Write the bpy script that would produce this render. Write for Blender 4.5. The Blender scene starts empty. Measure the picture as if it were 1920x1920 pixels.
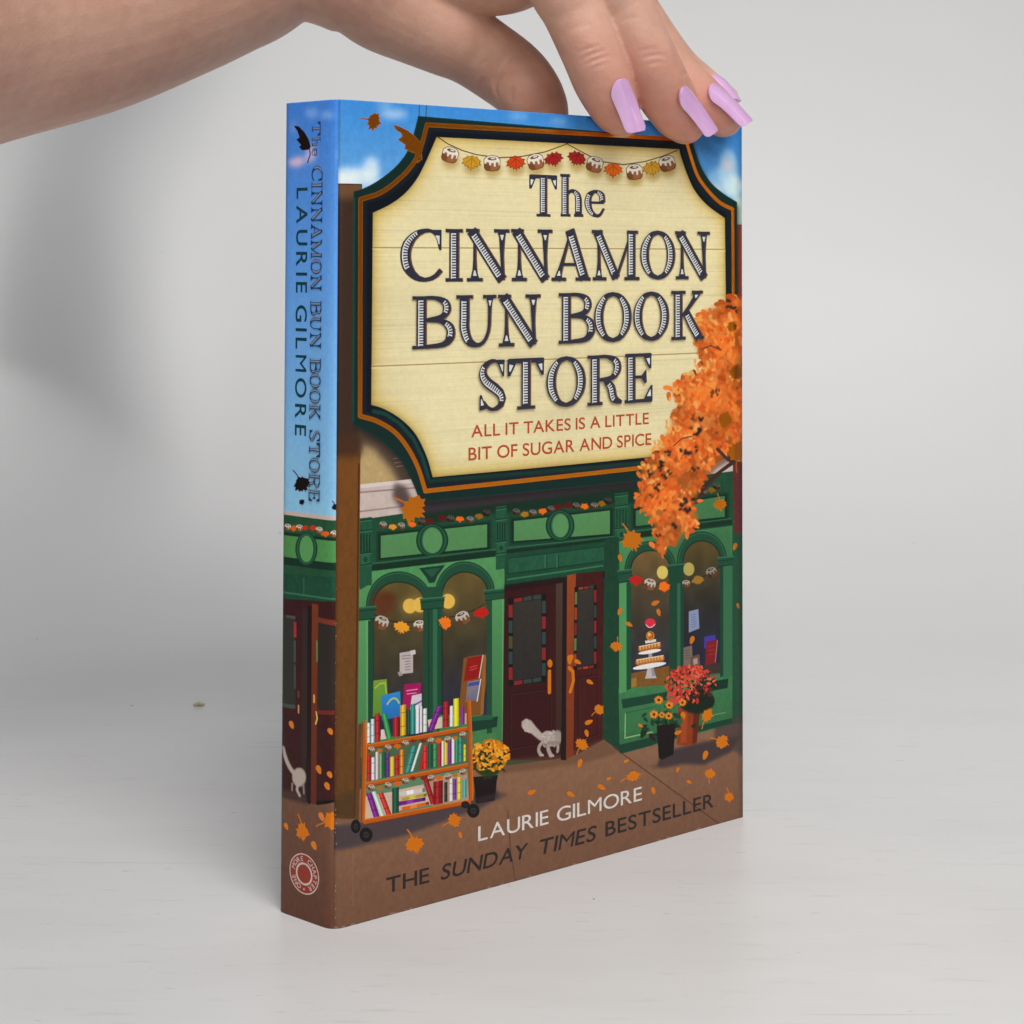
import bpy, math, random
import numpy as np
from mathutils import Vector, Matrix
from mathutils.geometry import tessellate_polygon

random.seed(7)
rng = np.random.default_rng(7)
SC = bpy.context.scene
COL = SC.collection
MM = 0.001

# ------------------------------------------------------------------ camera
F, CY = 2671.28, 960 - 549.44            # focal length and optical centre in pixels of the 1920 px photograph
PITCH, ROLL = 0.0276, 0.0028             # the camera looks up by 1.6 degrees
CAM = np.array([42.038, -342.779, 159.711])      # mm; the origin is the book's lower hinge corner on the table
cam = bpy.data.cameras.new('camera')
cam.sensor_width = 36.0
cam.lens = F / 1920 * 36.0
cam.shift_y = -549.44 / 1920
cam.clip_start, cam.clip_end = 0.01, 50
co = bpy.data.objects.new('camera', cam)
COL.objects.link(co)
co.location = CAM * MM
co.rotation_euler = (Matrix.Rotation(math.pi / 2 + PITCH, 3, 'X') @ Matrix.Rotation(ROLL, 3, 'Z')).to_euler()
cam.dof.use_dof = True
cam.dof.focus_distance = 0.372
cam.dof.aperture_fstop = 48
SC.camera = co
RC = np.array(co.rotation_euler.to_matrix())


def ray(px, py):
    d = np.stack([(np.asarray(px, float) - 960) / F, -(np.asarray(py, float) - CY) / F, -np.ones_like(np.asarray(px, float))], -1)
    return d @ RC.T


def at(px, py, depth):
    """measured point of the photograph at a depth (mm in front of the lens) -> world mm"""
    return CAM + ray(px, py) * depth


# ------------------------------------------------------------------ world and lamps
w = bpy.data.worlds.new('World')
SC.world = w
w.use_nodes = True
w.node_tree.nodes['Background'].inputs[0].default_value = (0.80, 0.86, 1.0, 1)
w.node_tree.nodes['Background'].inputs[1].default_value = 0.08


def area_lamp(name, loc, target, size, size_y, power, color):
    l = bpy.data.lights.new(name, 'AREA')
    l.shape = 'RECTANGLE'
    l.size, l.size_y, l.energy, l.color = size, size_y, power, color
    o = bpy.data.objects.new(name, l)
    COL.objects.link(o)
    o.location = loc
    o.rotation_euler = (Vector(target) - Vector(loc)).to_track_quat('-Z', 'Y').to_euler()
    return o


area_lamp('window_light', (0.42, -0.9, 1.15), (0.0, 0.0, 0.05), 1.0, 0.9, 18, (1.0, 0.985, 0.97))
area_lamp('overhead_fill', (-0.25, -0.2, 1.4), (-0.1, 0.0, 0.0), 1.2, 1.2, 4, (0.98, 0.99, 1.0))  # added overhead fill, brightens the lower left of the board
area_lamp('nail_streak_strip', (1.0, -0.25, 0.45), (0.09, 0.03, 0.2), 0.012, 0.8, 0.32, (1.0, 0.99, 0.98))  # added strip, placed to draw streaks on the nails


def spot_lamp(name, loc, target, angle, radius, power, color):
    l = bpy.data.lights.new(name, 'SPOT')
    l.spot_size, l.spot_blend, l.shadow_soft_size, l.energy, l.color = math.radians(angle), 1.0, radius, power, color
    o = bpy.data.objects.new(name, l)
    COL.objects.link(o)
    o.location = loc
    o.rotation_euler = (Vector(target) - Vector(loc)).to_track_quat('-Z', 'Y').to_euler()
    return o


spot_lamp('front_fill_spot', (0.0, -1.0, 0.42), (0.14, 0.05, 0.19), 30, 0.15, 12, (1.0, 0.985, 0.97))  # added front spot for the fingers; narrow beam spares the forearm
SC.view_settings.view_transform = 'Standard'
SC.view_settings.look = 'None'
SC.view_settings.exposure = 0.0
SC.view_settings.gamma = 1.0
SC.view_settings.use_curve_mapping = False


# ------------------------------------------------------------------ helpers
def link(name, me, parent=None, mats=()):
    o = bpy.data.objects.new(name, me)
    COL.objects.link(o)
    for m in mats:
        me.materials.append(m)
    if parent is not None:
        o.parent = parent
    return o


def mesh(name, verts, faces, smooth=False):
    me = bpy.data.meshes.new(name)
    me.from_pydata([tuple(v) for v in verts], [], faces)
    if smooth:
        me.polygons.foreach_set('use_smooth', [True] * len(me.polygons))
    me.update()
    return me


def tag(o, label=None, cat=None, kind=None, group=None):
    if label: o['label'] = label
    if cat: o['category'] = cat
    if kind: o['kind'] = kind
    if group: o['group'] = group


def material(name):
    m = bpy.data.materials.new(name)
    m.use_nodes = True
    nt = m.node_tree
    return m, nt, nt.nodes['Principled BSDF']


def node(nt, typ, **kw):
    n = nt.nodes.new(typ)
    for k, v in kw.items():
        if k in n.inputs:
            n.inputs[k].default_value = v
        else:
            setattr(n, k, v)
    return n


def ramp(nt, src, stops):
    r = nt.nodes.new('ShaderNodeValToRGB')
    e = r.color_ramp.elements
    while len(e) < len(stops):
        e.new(0.5)
    for x, (p, c) in zip(e, stops):
        x.position = p
        x.color = (*c, 1) if len(c) == 3 else c
    nt.links.new(src, r.inputs[0])
    return r.outputs[0]


def mix(nt, fac, a, b, mode='MIX'):
    n = nt.nodes.new('ShaderNodeMix')
    n.data_type = 'RGBA'
    n.blend_type = mode
    for i, v in ((0, fac), (6, a), (7, b)):
        if isinstance(v, bpy.types.NodeSocket):
            nt.links.new(v, n.inputs[i])
        elif isinstance(v, (int, float)):
            n.inputs[i].default_value = v
        else:
            n.inputs[i].default_value = (*v, 1)
    return n.outputs[2]


def lin(c):
    c = np.asarray(c, float)
    return np.where(c <= 0.04045, c / 12.92, ((c + 0.055) / 1.055) ** 2.4)


GAIN = 1.12                                # printed ink from the photograph's exposure to reflectance


def spl(pts, n=26):
    """Catmull-Rom through points"""
    P = np.array(pts, float)
    if len(P) == 2: return P[0] + (P[1] - P[0]) * np.linspace(0, 1, n)[:, None]
    Q = np.vstack([2 * P[0] - P[1], P, 2 * P[-1] - P[-2]])
    out = []
    for t in np.linspace(0, len(P) - 1.0001, n):
        i = int(t); f = t - i
        a, b, c, d = Q[i:i + 4]
        out.append(.5 * (2 * b + (c - a) * f + (2 * a - 5 * b + 4 * c - d) * f * f + (3 * b - a - 3 * c + d) * f ** 3))
    return np.array(out)


def ink(r, g, b):
    return tuple(float(x) for x in np.clip(lin(np.array([r, g, b]) / 255.0) * GAIN - 0.008, 0.002, 0.85))


# ------------------------------------------------------------------ the white painted board, curving up behind
TURN = 270.0  # left turn of the sheet, shaped to darken the backdrop there


def build_board():
    # a sheet rising behind the book: an even ramp on the right; on the left it stands up, turns away and leans back again
    sm = lambda a_, b_, v: (lambda t: t * t * (3 - 2 * t))(np.clip((v - a_) / (b_ - a_), 0, 1))
    xs = np.linspace(-460, 800, 85)
    sl = np.concatenate([np.linspace(-640, 0, 24), np.linspace(0, 520, 80)[1:], np.linspace(520, 1500, 30)[1:]])
    cols = []
    for x in xs:
        wl = float(sm(-10, -290, x))
        right = 58 * sm(0, 330, sl)
        left = 98 * sm(-10, 115, sl) - 62 * sm(110, 330, sl)
        th = np.radians(right * (1 - wl) + left * wl)
        ds = np.diff(sl, prepend=sl[0])
        y = 210 - 630 - 0 + np.cumsum(np.cos(th) * ds)
        z = np.cumsum(np.sin(th) * ds)
        y = y + TURN * wl * wl * sm(0, 130, sl)
        cols.append(np.stack([np.full_like(y, x), y, z], 1))
    G = np.stack(cols, 1)
    V = (G.reshape(-1, 3) * MM).tolist()
    n = len(xs)
    Fc = [(i * n + j, i * n + j + 1, (i + 1) * n + j + 1, (i + 1) * n + j) for i in range(len(sl) - 1) for j in range(n - 1)]
    me = mesh('tabletop', V, Fc, True)
    o = link('tabletop', me)
    tag(o, 'white painted wooden board with faint grain and specks, curving up into the backdrop behind the book', 'tabletop', 'structure')
    sol = o.modifiers.new('thickness', 'SOLIDIFY')
    sol.thickness = 0.004
    sol.offset = -1
    m, nt, b = material('white_painted_board')
    tc = node(nt, 'ShaderNodeTexCoord')
    def streaks(scale, aspect, turn, lo, hi, detail):
        mp_ = node(nt, 'ShaderNodeMapping')
        mp_.inputs['Rotation'].default_value = (0, 0, math.radians(turn))
        mp_.inputs['Scale'].default_value = (1, aspect, 1)
        nt.links.new(tc.outputs['Object'], mp_.inputs[0])
        n_ = node(nt, 'ShaderNodeTexNoise', Scale=scale, Detail=detail, Roughness=.6)
        nt.links.new(mp_.outputs[0], n_.inputs['Vector'])
        return n_, ramp(nt, n_.outputs[0], [(0.0, (0, 0, 0)), (lo, (0, 0, 0)), (hi, (1, 1, 1))])
    n2 = node(nt, 'ShaderNodeTexNoise', Scale=5.0, Detail=4.0)                # soft unevenness of the paint
    nt.links.new(tc.outputs['Object'], n2.inputs['Vector'])
    base = ramp(nt, n2.outputs[0], [(0.3, (0.765, 0.757, 0.745)), (0.7, (0.79, 0.785, 0.775))])
    sep = node(nt, 'ShaderNodeSeparateXYZ')
    nt.links.new(tc.outputs['Object'], sep.inputs[0])
    fade = ramp(nt, sep.outputs[1], [(0.0, (1, 1, 1)), (0.10, (.8, .8, .8)), (0.26, (.12, .12, .12)), (0.40, (.03, .03, .03))])

    def worn(src, k, c_, tint):
        m_ = mix(nt, k, src, fade, 'MULTIPLY')
        return mix(nt, m_, c_, tint)
    n1, dash = streaks(46.0, 9.0, -13, .60, .80, 5.0)                         # short grain dashes
    c1 = worn(dash, 1.0, base, (0.62, 0.595, 0.57))
    n3, dash2 = streaks(130.0, 7.0, -10, .675, .75, 3.0)                        # finer nicks
    c1 = worn(dash2, 1.0, c1, (0.55, 0.52, 0.50))
    n4, veil = streaks(8.0, 4.0, -14, .44, .85, 3.0)                           # wood showing faintly through
    c1 = worn(veil, 1.0, c1, (0.71, 0.70, 0.69))
    n5, scr = streaks(6.0, 60.0, -24, .725, .742, 1.0)                          # long thin scratches
    c2 = worn(scr, 1.0, c1, (0.64, 0.61, 0.58))
    # tiny dark specks
    vo = node(nt, 'ShaderNodeTexVoronoi', Scale=46.0)
    nt.links.new(tc.outputs['Object'], vo.inputs['Vector'])
    lt = node(nt, 'ShaderNodeMath', operation='LESS_THAN')
    lt.inputs[1].default_value = 0.032
    nt.links.new(vo.outputs['Distance'], lt.inputs[0])
    sel = node(nt, 'ShaderNodeSeparateColor')
    nt.links.new(vo.outputs['Color'], sel.inputs[0])
    g1 = node(nt, 'ShaderNodeMath', operation='GREATER_THAN')
    g1.inputs[1].default_value = 0.62
    nt.links.new(sel.outputs[0], g1.inputs[0])
    mu = node(nt, 'ShaderNodeMath', operation='MULTIPLY')
    nt.links.new(lt.outputs[0], mu.inputs[0])
    nt.links.new(g1.outputs[0], mu.inputs[1])
    mu2 = node(nt, 'ShaderNodeMath', operation='MULTIPLY')
    nt.links.new(mu.outputs[0], mu2.inputs[0])
    nt.links.new(sel.outputs[1], mu2.inputs[1])
    far = ramp(nt, sep.outputs[1], [(0.0, (1, 1, 1)), (0.2, (.8, .8, .8)), (0.45, (.12, .12, .12))])
    c3 = mix(nt, mix(nt, 1.0, mu2.outputs[0], far, 'MULTIPLY'), c2, (0.13, 0.11, 0.10))
    nt.links.new(c3, b.inputs['Base Color'])
    b.inputs['Roughness'].default_value = 0.33
    b.inputs['Specular IOR Level'].default_value = 0.45
    bp = node(nt, 'ShaderNodeBump', Strength=0.06, Distance=0.0006)
    nt.links.new(n1.outputs[0], bp.inputs['Height'])
    nt.links.new(bp.outputs[0], b.inputs['Normal'])
    me.materials.append(m)


build_board()

# ------------------------------------------------------------------ the book: frames of its faces
YAW = 0.5699
BW, BH, BT = 129.0, 198.0, 18.4            # cover width, height, spine width
SA = -0.3986                               # the spine leans (the book is a little cocked)
EX = np.array([math.cos(YAW), math.sin(YAW), 0])       # along the front cover, away from the hinge
EY = np.array([-math.sin(YAW), math.cos(YAW), 0])      # into the book
EZ = np.array([0, 0, 1.0])
NF = -EY                                                # outward normal of the front cover
ES = math.sin(SA) * EX + math.cos(SA) * EY              # along the spine, from the front hinge backwards
NS = -(math.cos(SA) * EX - math.sin(SA) * EY)           # outward normal of the spine


def plane_uv(px, py, e, n):
    d = ray(px, py)
    t = -(CAM @ n) / (d @ n)
    P = CAM + d * t[..., None]
    return np.stack([P @ e, P[..., 2]], -1)


def front_mm(pts):
    p = np.asarray(pts, float)
    return plane_uv(p[..., 0], p[..., 1], EX, NF)


def spine_mm(pts):
    """u runs from the back edge (0) to the front hinge (BT)"""
    p = np.asarray(pts, float)
    q = plane_uv(p[..., 0], p[..., 1], ES, NS)
    return np.stack([BT - q[..., 0], q[..., 1]], -1)


# ------------------------------------------------------------------ painter for the printed cover (mm canvas)
def gauss(a, s):
    if s <= 0: return a
    r = max(1, int(3 * s))
    k = np.exp(-0.5 * (np.arange(-r, r + 1) / s) ** 2)
    k /= k.sum()
    a = np.pad(a, r, mode='edge')
    a = np.apply_along_axis(lambda v: np.convolve(v, k, 'valid'), 0, a)
    return np.apply_along_axis(lambda v: np.convolve(v, k, 'valid'), 1, a)


def smooth_noise(h, w, sy, sx):
    ny, nx = max(2, int(h / sy) + 2), max(2, int(w / sx) + 2)
    g = rng.random((ny, nx))
    yi, xi = np.linspace(0, ny - 1.001, h), np.linspace(0, nx - 1.001, w)
    y0, x0 = yi.astype(int), xi.astype(int)
    fy, fx = (yi - y0)[:, None], (xi - x0)[None]
    fy, fx = fy * fy * (3 - 2 * fy), fx * fx * (3 - 2 * fx)
    return (g[y0][:, x0] * (1 - fy) * (1 - fx) + g[y0 + 1][:, x0] * fy * (1 - fx)
            + g[y0][:, x0 + 1] * (1 - fy) * fx + g[y0 + 1][:, x0 + 1] * fy * fx)


class Canvas:
    def __init__(self, wmm, hmm, conv, res=10):
        self.res, self.conv = res, conv
        self.w, self.h = int(round(wmm * res)), int(round(hmm * res))
        self.hmm = hmm
        self.rgb = np.zeros((self.h, self.w, 3))
        self.foil = np.zeros((self.h, self.w))

    def px(self, pts):
        """photograph pixels -> canvas pixels (row 0 is the top)"""
        q = self.conv(np.asarray(pts, float)) * self.res
        q[..., 1] = self.hmm * self.res - q[..., 1]
        return q

    def mask(self, P, ss=3):
        P = np.asarray(P, float)
        pad = 1
        x0, x1 = max(0, int(P[:, 0].min()) - pad), min(self.w, int(P[:, 0].max()) + 2 + pad)
        y0, y1 = max(0, int(P[:, 1].min()) - pad), min(self.h, int(P[:, 1].max()) + 2 + pad)
        if x1 <= x0 or y1 <= y0: return None
        ys = y0 + (np.arange((y1 - y0) * ss) + 0.5) / ss
        A, B = P, np.roll(P, -1, 0)
        ay, by = A[:, 1][None], B[:, 1][None]
        cr = (ay <= ys[:, None]) != (by <= ys[:, None])
        dy = np.where(by == ay, 1, by - ay)
        X = A[:, 0][None] + (ys[:, None] - ay) / dy * (B[:, 0] - A[:, 0])[None]
        X = np.sort(np.where(cr, X, np.inf), 1)
        nc = int(cr.sum(1).max())
        cols = np.arange(x0, x1)[None] + 1.0
        cov = np.zeros((len(ys), x1 - x0))
        for k in range(0, nc - nc % 2, 2):
            a, b = X[:, k:k + 1], X[:, k + 1:k + 2]
            ok = np.isfinite(b)
            a, b = np.where(ok, a, 1e9), np.where(ok, b, 1e9)
            cov += np.clip(cols - a, 0, 1) - np.clip(cols - b, 0, 1)
        return (x0, y0, x1, y1, cov.reshape(y1 - y0, ss, -1).mean(1))

    def put(self, m, col, a=1.0, foil=0.0, soft=0.0, col2=None, tex=0.0):
        if m is None: return
        x0, y0, x1, y1, c = m
        if soft > 0:
            r = int(3 * soft) + 1
            X0, Y0, X1, Y1 = max(0, x0 - r), max(0, y0 - r), min(self.w, x1 + r), min(self.h, y1 + r)
            big = np.zeros((Y1 - Y0, X1 - X0))
            big[y0 - Y0:y1 - Y0, x0 - X0:x1 - X0] = c
            c = gauss(big, soft)
            x0, y0, x1, y1 = X0, Y0, X1, Y1
        c = np.clip(c * a, 0, 1)
        C = np.asarray(col, float) / 255
        if col2 is not None:
            t = np.linspace(0, 1, y1 - y0)[:, None, None]
            C = C * (1 - t) + np.asarray(col2, float) / 255 * t
        if tex:
            n = smooth_noise(y1 - y0, x1 - x0, 14, 9) * .6 + smooth_noise(y1 - y0, x1 - x0, 5, 4) * .4
            C = C * (1 + tex * (n[..., None] - 0.5) * 2)
        R = self.rgb[y0:y1, x0:x1]
        R[:] = R * (1 - c[..., None]) + C * c[..., None]
        Fm = self.foil[y0:y1, x0:x1]
        Fm[:] = Fm * (1 - c) + foil * c

    def poly(self, pts, col, **k):
        self.put(self.mask(self.px(pts)), col, **k)

    def line(self, pts, wid, col, **k):
        P = self.px(pts)
        s = wid * self.res / 7.0 / 2
        pad = s + 2
        x0, x1 = max(0, int(P[:, 0].min() - pad)), min(self.w, int(P[:, 0].max() + pad))
        y0, y1 = max(0, int(P[:, 1].min() - pad)), min(self.h, int(P[:, 1].max() + pad))
        if x1 <= x0 or y1 <= y0: return
        Y, X = np.mgrid[y0:y1, x0:x1] + 0.5
        d = np.full(X.shape, 1e9)
        for (ax, ay), (bx, by) in zip(P[:-1], P[1:]):
            L = max(1e-9, (bx - ax) ** 2 + (by - ay) ** 2)
            t = np.clip(((X - ax) * (bx - ax) + (Y - ay) * (by - ay)) / L, 0, 1)
            d = np.minimum(d, np.hypot(X - ax - t * (bx - ax), Y - ay - t * (by - ay)))
        self.put((x0, y0, x1, y1, np.clip(s - d + 0.5, 0, 1)), col, **k)

    def ell(self, cx, cy, rx, ry, col, rot=0, **k):
        t = np.linspace(0, 2 * math.pi, 36, endpoint=False)
        x, y = rx * np.cos(t), ry * np.sin(t)
        c, s = math.cos(rot), math.sin(rot)
        self.poly(np.stack([cx + x * c - y * s, cy + x * s + y * c], 1), col, **k)

    def image(self, name, gain=1.0):
        im = bpy.data.images.new(name, self.w, self.h, alpha=True, float_buffer=True, is_data=True)
        im.alpha_mode = 'CHANNEL_PACKED'
        c = lin(np.clip(self.rgb, 0, 1))
        green = ((c[..., 1] > c[..., 0]) & (c[..., 1] > c[..., 2]))[..., None] * .13
        c = c * (1 - green) + c.mean(2, keepdims=True) * green
        rgb = np.clip(c * GAIN * gain - 0.008, 0.003, 0.86)
        buf = np.concatenate([rgb, self.foil[..., None]], 2)[::-1].astype(np.float32)
        im.pixels.foreach_set(np.ascontiguousarray(buf).ravel())
        im.update()
        im.pack()
        return im


LEAF = np.array([(0, -1), (.12, -.68), (.3, -.78), (.34, -.5), (.62, -.62), (.66, -.4), (.98, -.36), (.8, -.1), (.95, .08), (.55, .3),
                 (.5, .52), (.22, .42), (.07, .55), (-.07, .55), (-.22, .42), (-.5, .52), (-.55, .3), (-.95, .08), (-.8, -.1),
                 (-.98, -.36), (-.66, -.4), (-.62, -.62), (-.34, -.5), (-.3, -.78), (-.12, -.68)])


def leaf(cv, x, y, r, rot, col, foil=0.0, sx=1.0, stem=True, vein=None, jag=0.06):
    c, s = math.cos(rot), math.sin(rot)
    L = LEAF + rng.normal(0, jag, LEAF.shape)
    P = np.stack([x + r * (L[:, 0] * sx * c - L[:, 1] * s), y + r * (L[:, 0] * sx * s + L[:, 1] * c)], 1)
    if stem:
        q = np.array([(0, .5), (.05, .9), (.16, 1.25)])
        cv.line(np.stack([x + r * (q[:, 0] * c - q[:, 1] * s), y + r * (q[:, 0] * s + q[:, 1] * c)], 1), max(1.6, r * .09), col, foil=foil)
    cv.poly(P, col, foil=foil)
    if vein is not None:
        for q in (((0, .5), (0, -.8)), ((0, .3), (.6, -.25)), ((0, .3), (-.6, -.25))):
            q = np.array(q)
            cv.line(np.stack([x + r * (q[:, 0] * sx * c - q[:, 1] * s), y + r * (q[:, 0] * sx * s + q[:, 1] * c)], 1), 1.2, vein, a=.7)


def petal(cv, x, y, r, rot, col, foil=0.0):
    t = np.linspace(0, 2 * math.pi, 16, endpoint=False)
    px, py = r * np.cos(t), r * .5 * np.sin(t) * (1 - .3 * np.cos(t))
    c, s = math.cos(rot), math.sin(rot)
    cv.poly(np.stack([x + px * c - py * s, y + px * s + py * c], 1), col, foil=foil)


def bun(cv, x, y, r, rot, dim=1.0, outline=True):
    c, s = math.cos(rot), math.sin(rot)

    def T(q):
        q = np.array(q, float)
        return np.stack([x + r * (q[:, 0] * c - q[:, 1] * s), y + r * (q[:, 0] * s + q[:, 1] * c)], 1)
    k = lambda a: tuple(v * dim for v in a)
    body = [(-1, -.45), (-.95, .6), (-.7, .9), (0, 1), (.7, .9), (.95, .6), (1, -.45), (.6, -.85), (0, -.95), (-.6, -.85)]
    if outline:
        cv.poly(T(np.array(body) * 1.08), k((70, 42, 28)))
    cv.poly(T(body), k((142, 92, 58)))
    cv.poly(T([(-.98, .1), (-.95, .6), (-.7, .9), (-.2, .98), (-.25, .1)]), k((112, 70, 44)))
    ice = [(-1, -.45), (-.6, -.85), (0, -.95), (.6, -.85), (1, -.45), (1, .25), (.85, .3), (.8, -.1), (.5, -.1), (.45, .45), (.25, .45),
           (.2, -.02), (-.1, -.02), (-.15, .3), (-.35, .3), (-.4, -.1), (-.7, -.15), (-.78, .1), (-.98, .05)]
    cv.poly(T(ice), k((216, 208, 192)))
    t = np.linspace(0, 2 * math.pi, 18, endpoint=False)
    cv.poly(T(np.stack([.58 * np.cos(t), -.56 + .2 * np.sin(t)], 1)), k((98, 62, 42)))
    cv.poly(T(np.stack([.1 + .3 * np.cos(t), -.6 + .1 * np.sin(t)], 1)), k((215, 205, 190)))


OR = (186, 92, 22)          # orange foil as it looks where it reflects the table
FOIL = dict(foil=1.0)


def arc(p0, p1, p2, n=14):
    """quadratic curve through three points"""
    t = np.linspace(0, 1, n)[:, None]
    p0, p1, p2 = map(np.array, (p0, p1, p2))
    c = 2 * p1 - .5 * (p0 + p2)
    return ((1 - t) ** 2 * p0 + 2 * t * (1 - t) * c + t * t * p2).tolist()


def window(cv, xl, xr, ytl, ytr, yspl, yspr, yb, o=11):
    """round-headed shop window: dark green architrave and a dim interior; top, spring lines, sill in photo pixels"""
    def head(d, up):
        cx, rx = (xl + xr) / 2, (xr - xl) / 2 + d
        t = np.linspace(math.pi, 0, 22)
        ysp = np.linspace(yspl, yspr, 22)
        return [(cx + rx * math.cos(a), y - (y - (ytl + ytr) / 2 + up) * math.sin(a)) for a, y in zip(t, ysp)]
    G = (30, 74, 52)
    cv.poly(head(o + 4, o + 10) + [(xr + o + 3, yspr + 5), (xl - o - 3, yspl + 5)], (22, 58, 40))
    cv.poly(head(o + 2, o + 8) + [(xr + o, yspr + 5), (xl - o, yspl + 5)], (40, 92, 64))
    cv.poly(head(o, o + 5) + [(xr + o, yspr + 5), (xl - o, yspl + 5)], G)
    cv.poly([(xl - 7, yspl), (xr + 7, yspr), (xr + 7, yb), (xl - 7, yb)], (27, 70, 48))
    cv.poly(head(2, 2) + [(xr + 2, yb), (xl - 2, yb)], (20, 42, 32))
    return head(0, 0) + [(xr, yb), (xl, yb)]


def paint_front():
    cv = Canvas(BW, BH, front_mm)
    Pl = cv.poly
    # --- pavement and sky ground colours
    Pl([(600, 1330), (1420, 1280), (1420, 1560), (1420, 1760), (600, 1760)], (128, 92, 70), col2=(118, 86, 68), tex=.05)
    Pl([(600, 170), (1420, 170), (1420, 560), (600, 460)], (60, 132, 202), col2=(146, 188, 220), tex=.04)
    for (x, y, rx, ry, a, c) in [(660, 330, 45, 16, .8, (200, 215, 230)), (696, 318, 16, 24, .7, (200, 215, 230)), (738, 214, 26, 8, .55, (205, 212, 225)),
                                 (720, 198, 16, 6, .3, (205, 212, 225)), (645, 340, 30, 10, .8, (215, 222, 232)), (690, 345, 40, 12, .5, (190, 205, 225)),
                                 (970, 218, 20, 6, .35, (180, 205, 230)), (1045, 228, 16, 7, .3, (180, 205, 230)),
                                 (1365, 320, 18, 40, .5, (190, 215, 222)), (1375, 350, 18, 22, .7, (205, 222, 215)), (1365, 310, 9, 12, .6, (210, 190, 190)),
                                 (1342, 355, 14, 10, .6, (215, 196, 192)), (1385, 395, 12, 30, .8, (185, 212, 190)), (1350, 340, 25, 25, .4, (170, 205, 220))]:
        cv.ell(x, y, rx, ry, tuple(min(255, v + 14) for v in c), a=min(1, a * 1.15), soft=8)
    # right neighbour: red wall, stone foot
    Pl([(1378, 421), (1400, 421), (1400, 900), (1378, 900)], (160, 74, 58), tex=.06)
    Pl([(1372, 880), (1400, 880), (1400, 1224), (1372, 1224)], (98, 44, 38), col2=(92, 44, 40), tex=.12)
    Pl([(1371, 1220), (1400, 1216), (1400, 1236), (1371, 1240)], (104, 100, 104))
    Pl([(1371, 1238), (1400, 1234), (1400, 1372), (1366, 1360)], (84, 76, 80), tex=.1)
    # wires of the hanging sign
    for x in (786, 799):
        cv.line([(x, 195), (x - 1, 222)], 1.6, (70, 62, 60))
    # beige wall, cornice, below-sign band
    Pl([(660, 780), (900, 780), (900, 930), (660, 930)], (176, 150, 104), tex=.06)
    Pl([(690, 790), (800, 790), (800, 925), (752, 915), (735, 880), (700, 840), (672, 830), (672, 790)], (70, 58, 50), soft=9)
    for i, (x, y) in enumerate([(752, 866), (755, 873), (750, 858)]):
        cv.line([(x - 12, y + 2), (x, y)], 1.4, (120, 106, 92))
    Pl([(664, 911), (1390, 822), (1390, 900), (664, 976)], (190, 172, 164), tex=.04)
    Pl([(664, 909), (790, 897), (790, 903), (664, 917)], (206, 192, 186))
    Pl([(672, 922), (790, 912), (790, 915), (672, 925)], (140, 120, 116))
    Pl([(672, 958), (790, 944), (790, 946), (672, 961)], (140, 122, 118))
    Pl([(740, 905), (760, 912), (778, 950), (782, 968), (755, 960), (735, 930)], (84, 70, 70), soft=6)
    # --- shop front
    Pl([(664, 976), (760, 962), (1400, 880), (1400, 1405), (1160, 1420), (664, 1500)], (30, 74, 50), tex=.07)
    Pl([(775, 938), (1230, 884), (1230, 912), (790, 966)], (58, 50, 54), soft=1.5)
    Pl([(790, 962), (1240, 905), (1240, 938), (925, 962), (790, 985)], (24, 44, 34), soft=5, a=.85)
    # fascia panels
    def panel(a, b, c, d, col=(78, 136, 78)):
        q = np.array([a, b, c, d], float)
        m = q.mean(0)
        for k, cc in ((1.0, (20, 50, 36)), (0.0, None)):
            if cc: 
                e = q.copy()
                e[:, 0] += np.array([-9, 9, 9, -9]); e[:, 1] += np.array([-8, -8, 8, 8])
                Pl(e, (26, 62, 44)); e[:, 0] -= np.array([-4, 4, 4, -4]); e[:, 1] -= np.array([-4, -4, 4, 4]); Pl(e, (20, 46, 34))
        Pl(q, col, tex=.03, col2=tuple(v * .95 for v in col))
    def roundel(x, y, r, ry):
        cv.ell(x, y, r, ry + 2, (20, 52, 38)); cv.ell(x, y, r - 3, ry - 1, (34, 86, 58)); cv.ell(x, y, r - 7, ry - 3, (22, 58, 42))
        cv.ell(x, y, r - 10, ry - 5, (44, 100, 66)); cv.ell(x + .5, y, r - 12, ry - 7, (80, 138, 80))
    panel((713.8, 1004.6), (911.7, 982.7), (911.7, 1025.4), (713.8, 1046.3)); roundel(809.6, 1013, 30, 30.5)
    panel((961.7, 976.5), (1141.7, 956.7), (1141.7, 1000.4), (961.7, 1014)); roundel(1048, 984.8, 27, 28.5)
    panel((1190.6, 957), (1358.8, 929.7), (1358.8, 969), (1190.6, 986), (62, 118, 70))
    # cornices under the fascia
    for pts in ([(676, 1062), (930, 1032), (930, 1042), (676, 1073)], [(948, 1030), (1150, 1008), (1150, 1018), (948, 1040)], [(1175, 1000), (1372, 975), (1372, 984), (1175, 1010)]):
        Pl(pts, (20, 48, 34))
        p = np.array(pts); cv.line(p[:2] - [0, 3], 1.6, (46, 104, 70)); 
    # spandrels (light green)
    Pl([(672, 1074), (930, 1043), (944, 1068), (944, 1390), (668, 1400)], (74, 142, 80), col2=(58, 118, 68), tex=.06)
    Pl([(1158, 1014), (1373, 986), (1373, 1396), (1160, 1396)], (66, 130, 74), col2=(52, 112, 68), tex=.06)
    Pl([(1225, 1005), (1373, 986), (1373, 1290), (1290, 1290)], (44, 92, 62), a=.55, soft=10)
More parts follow.
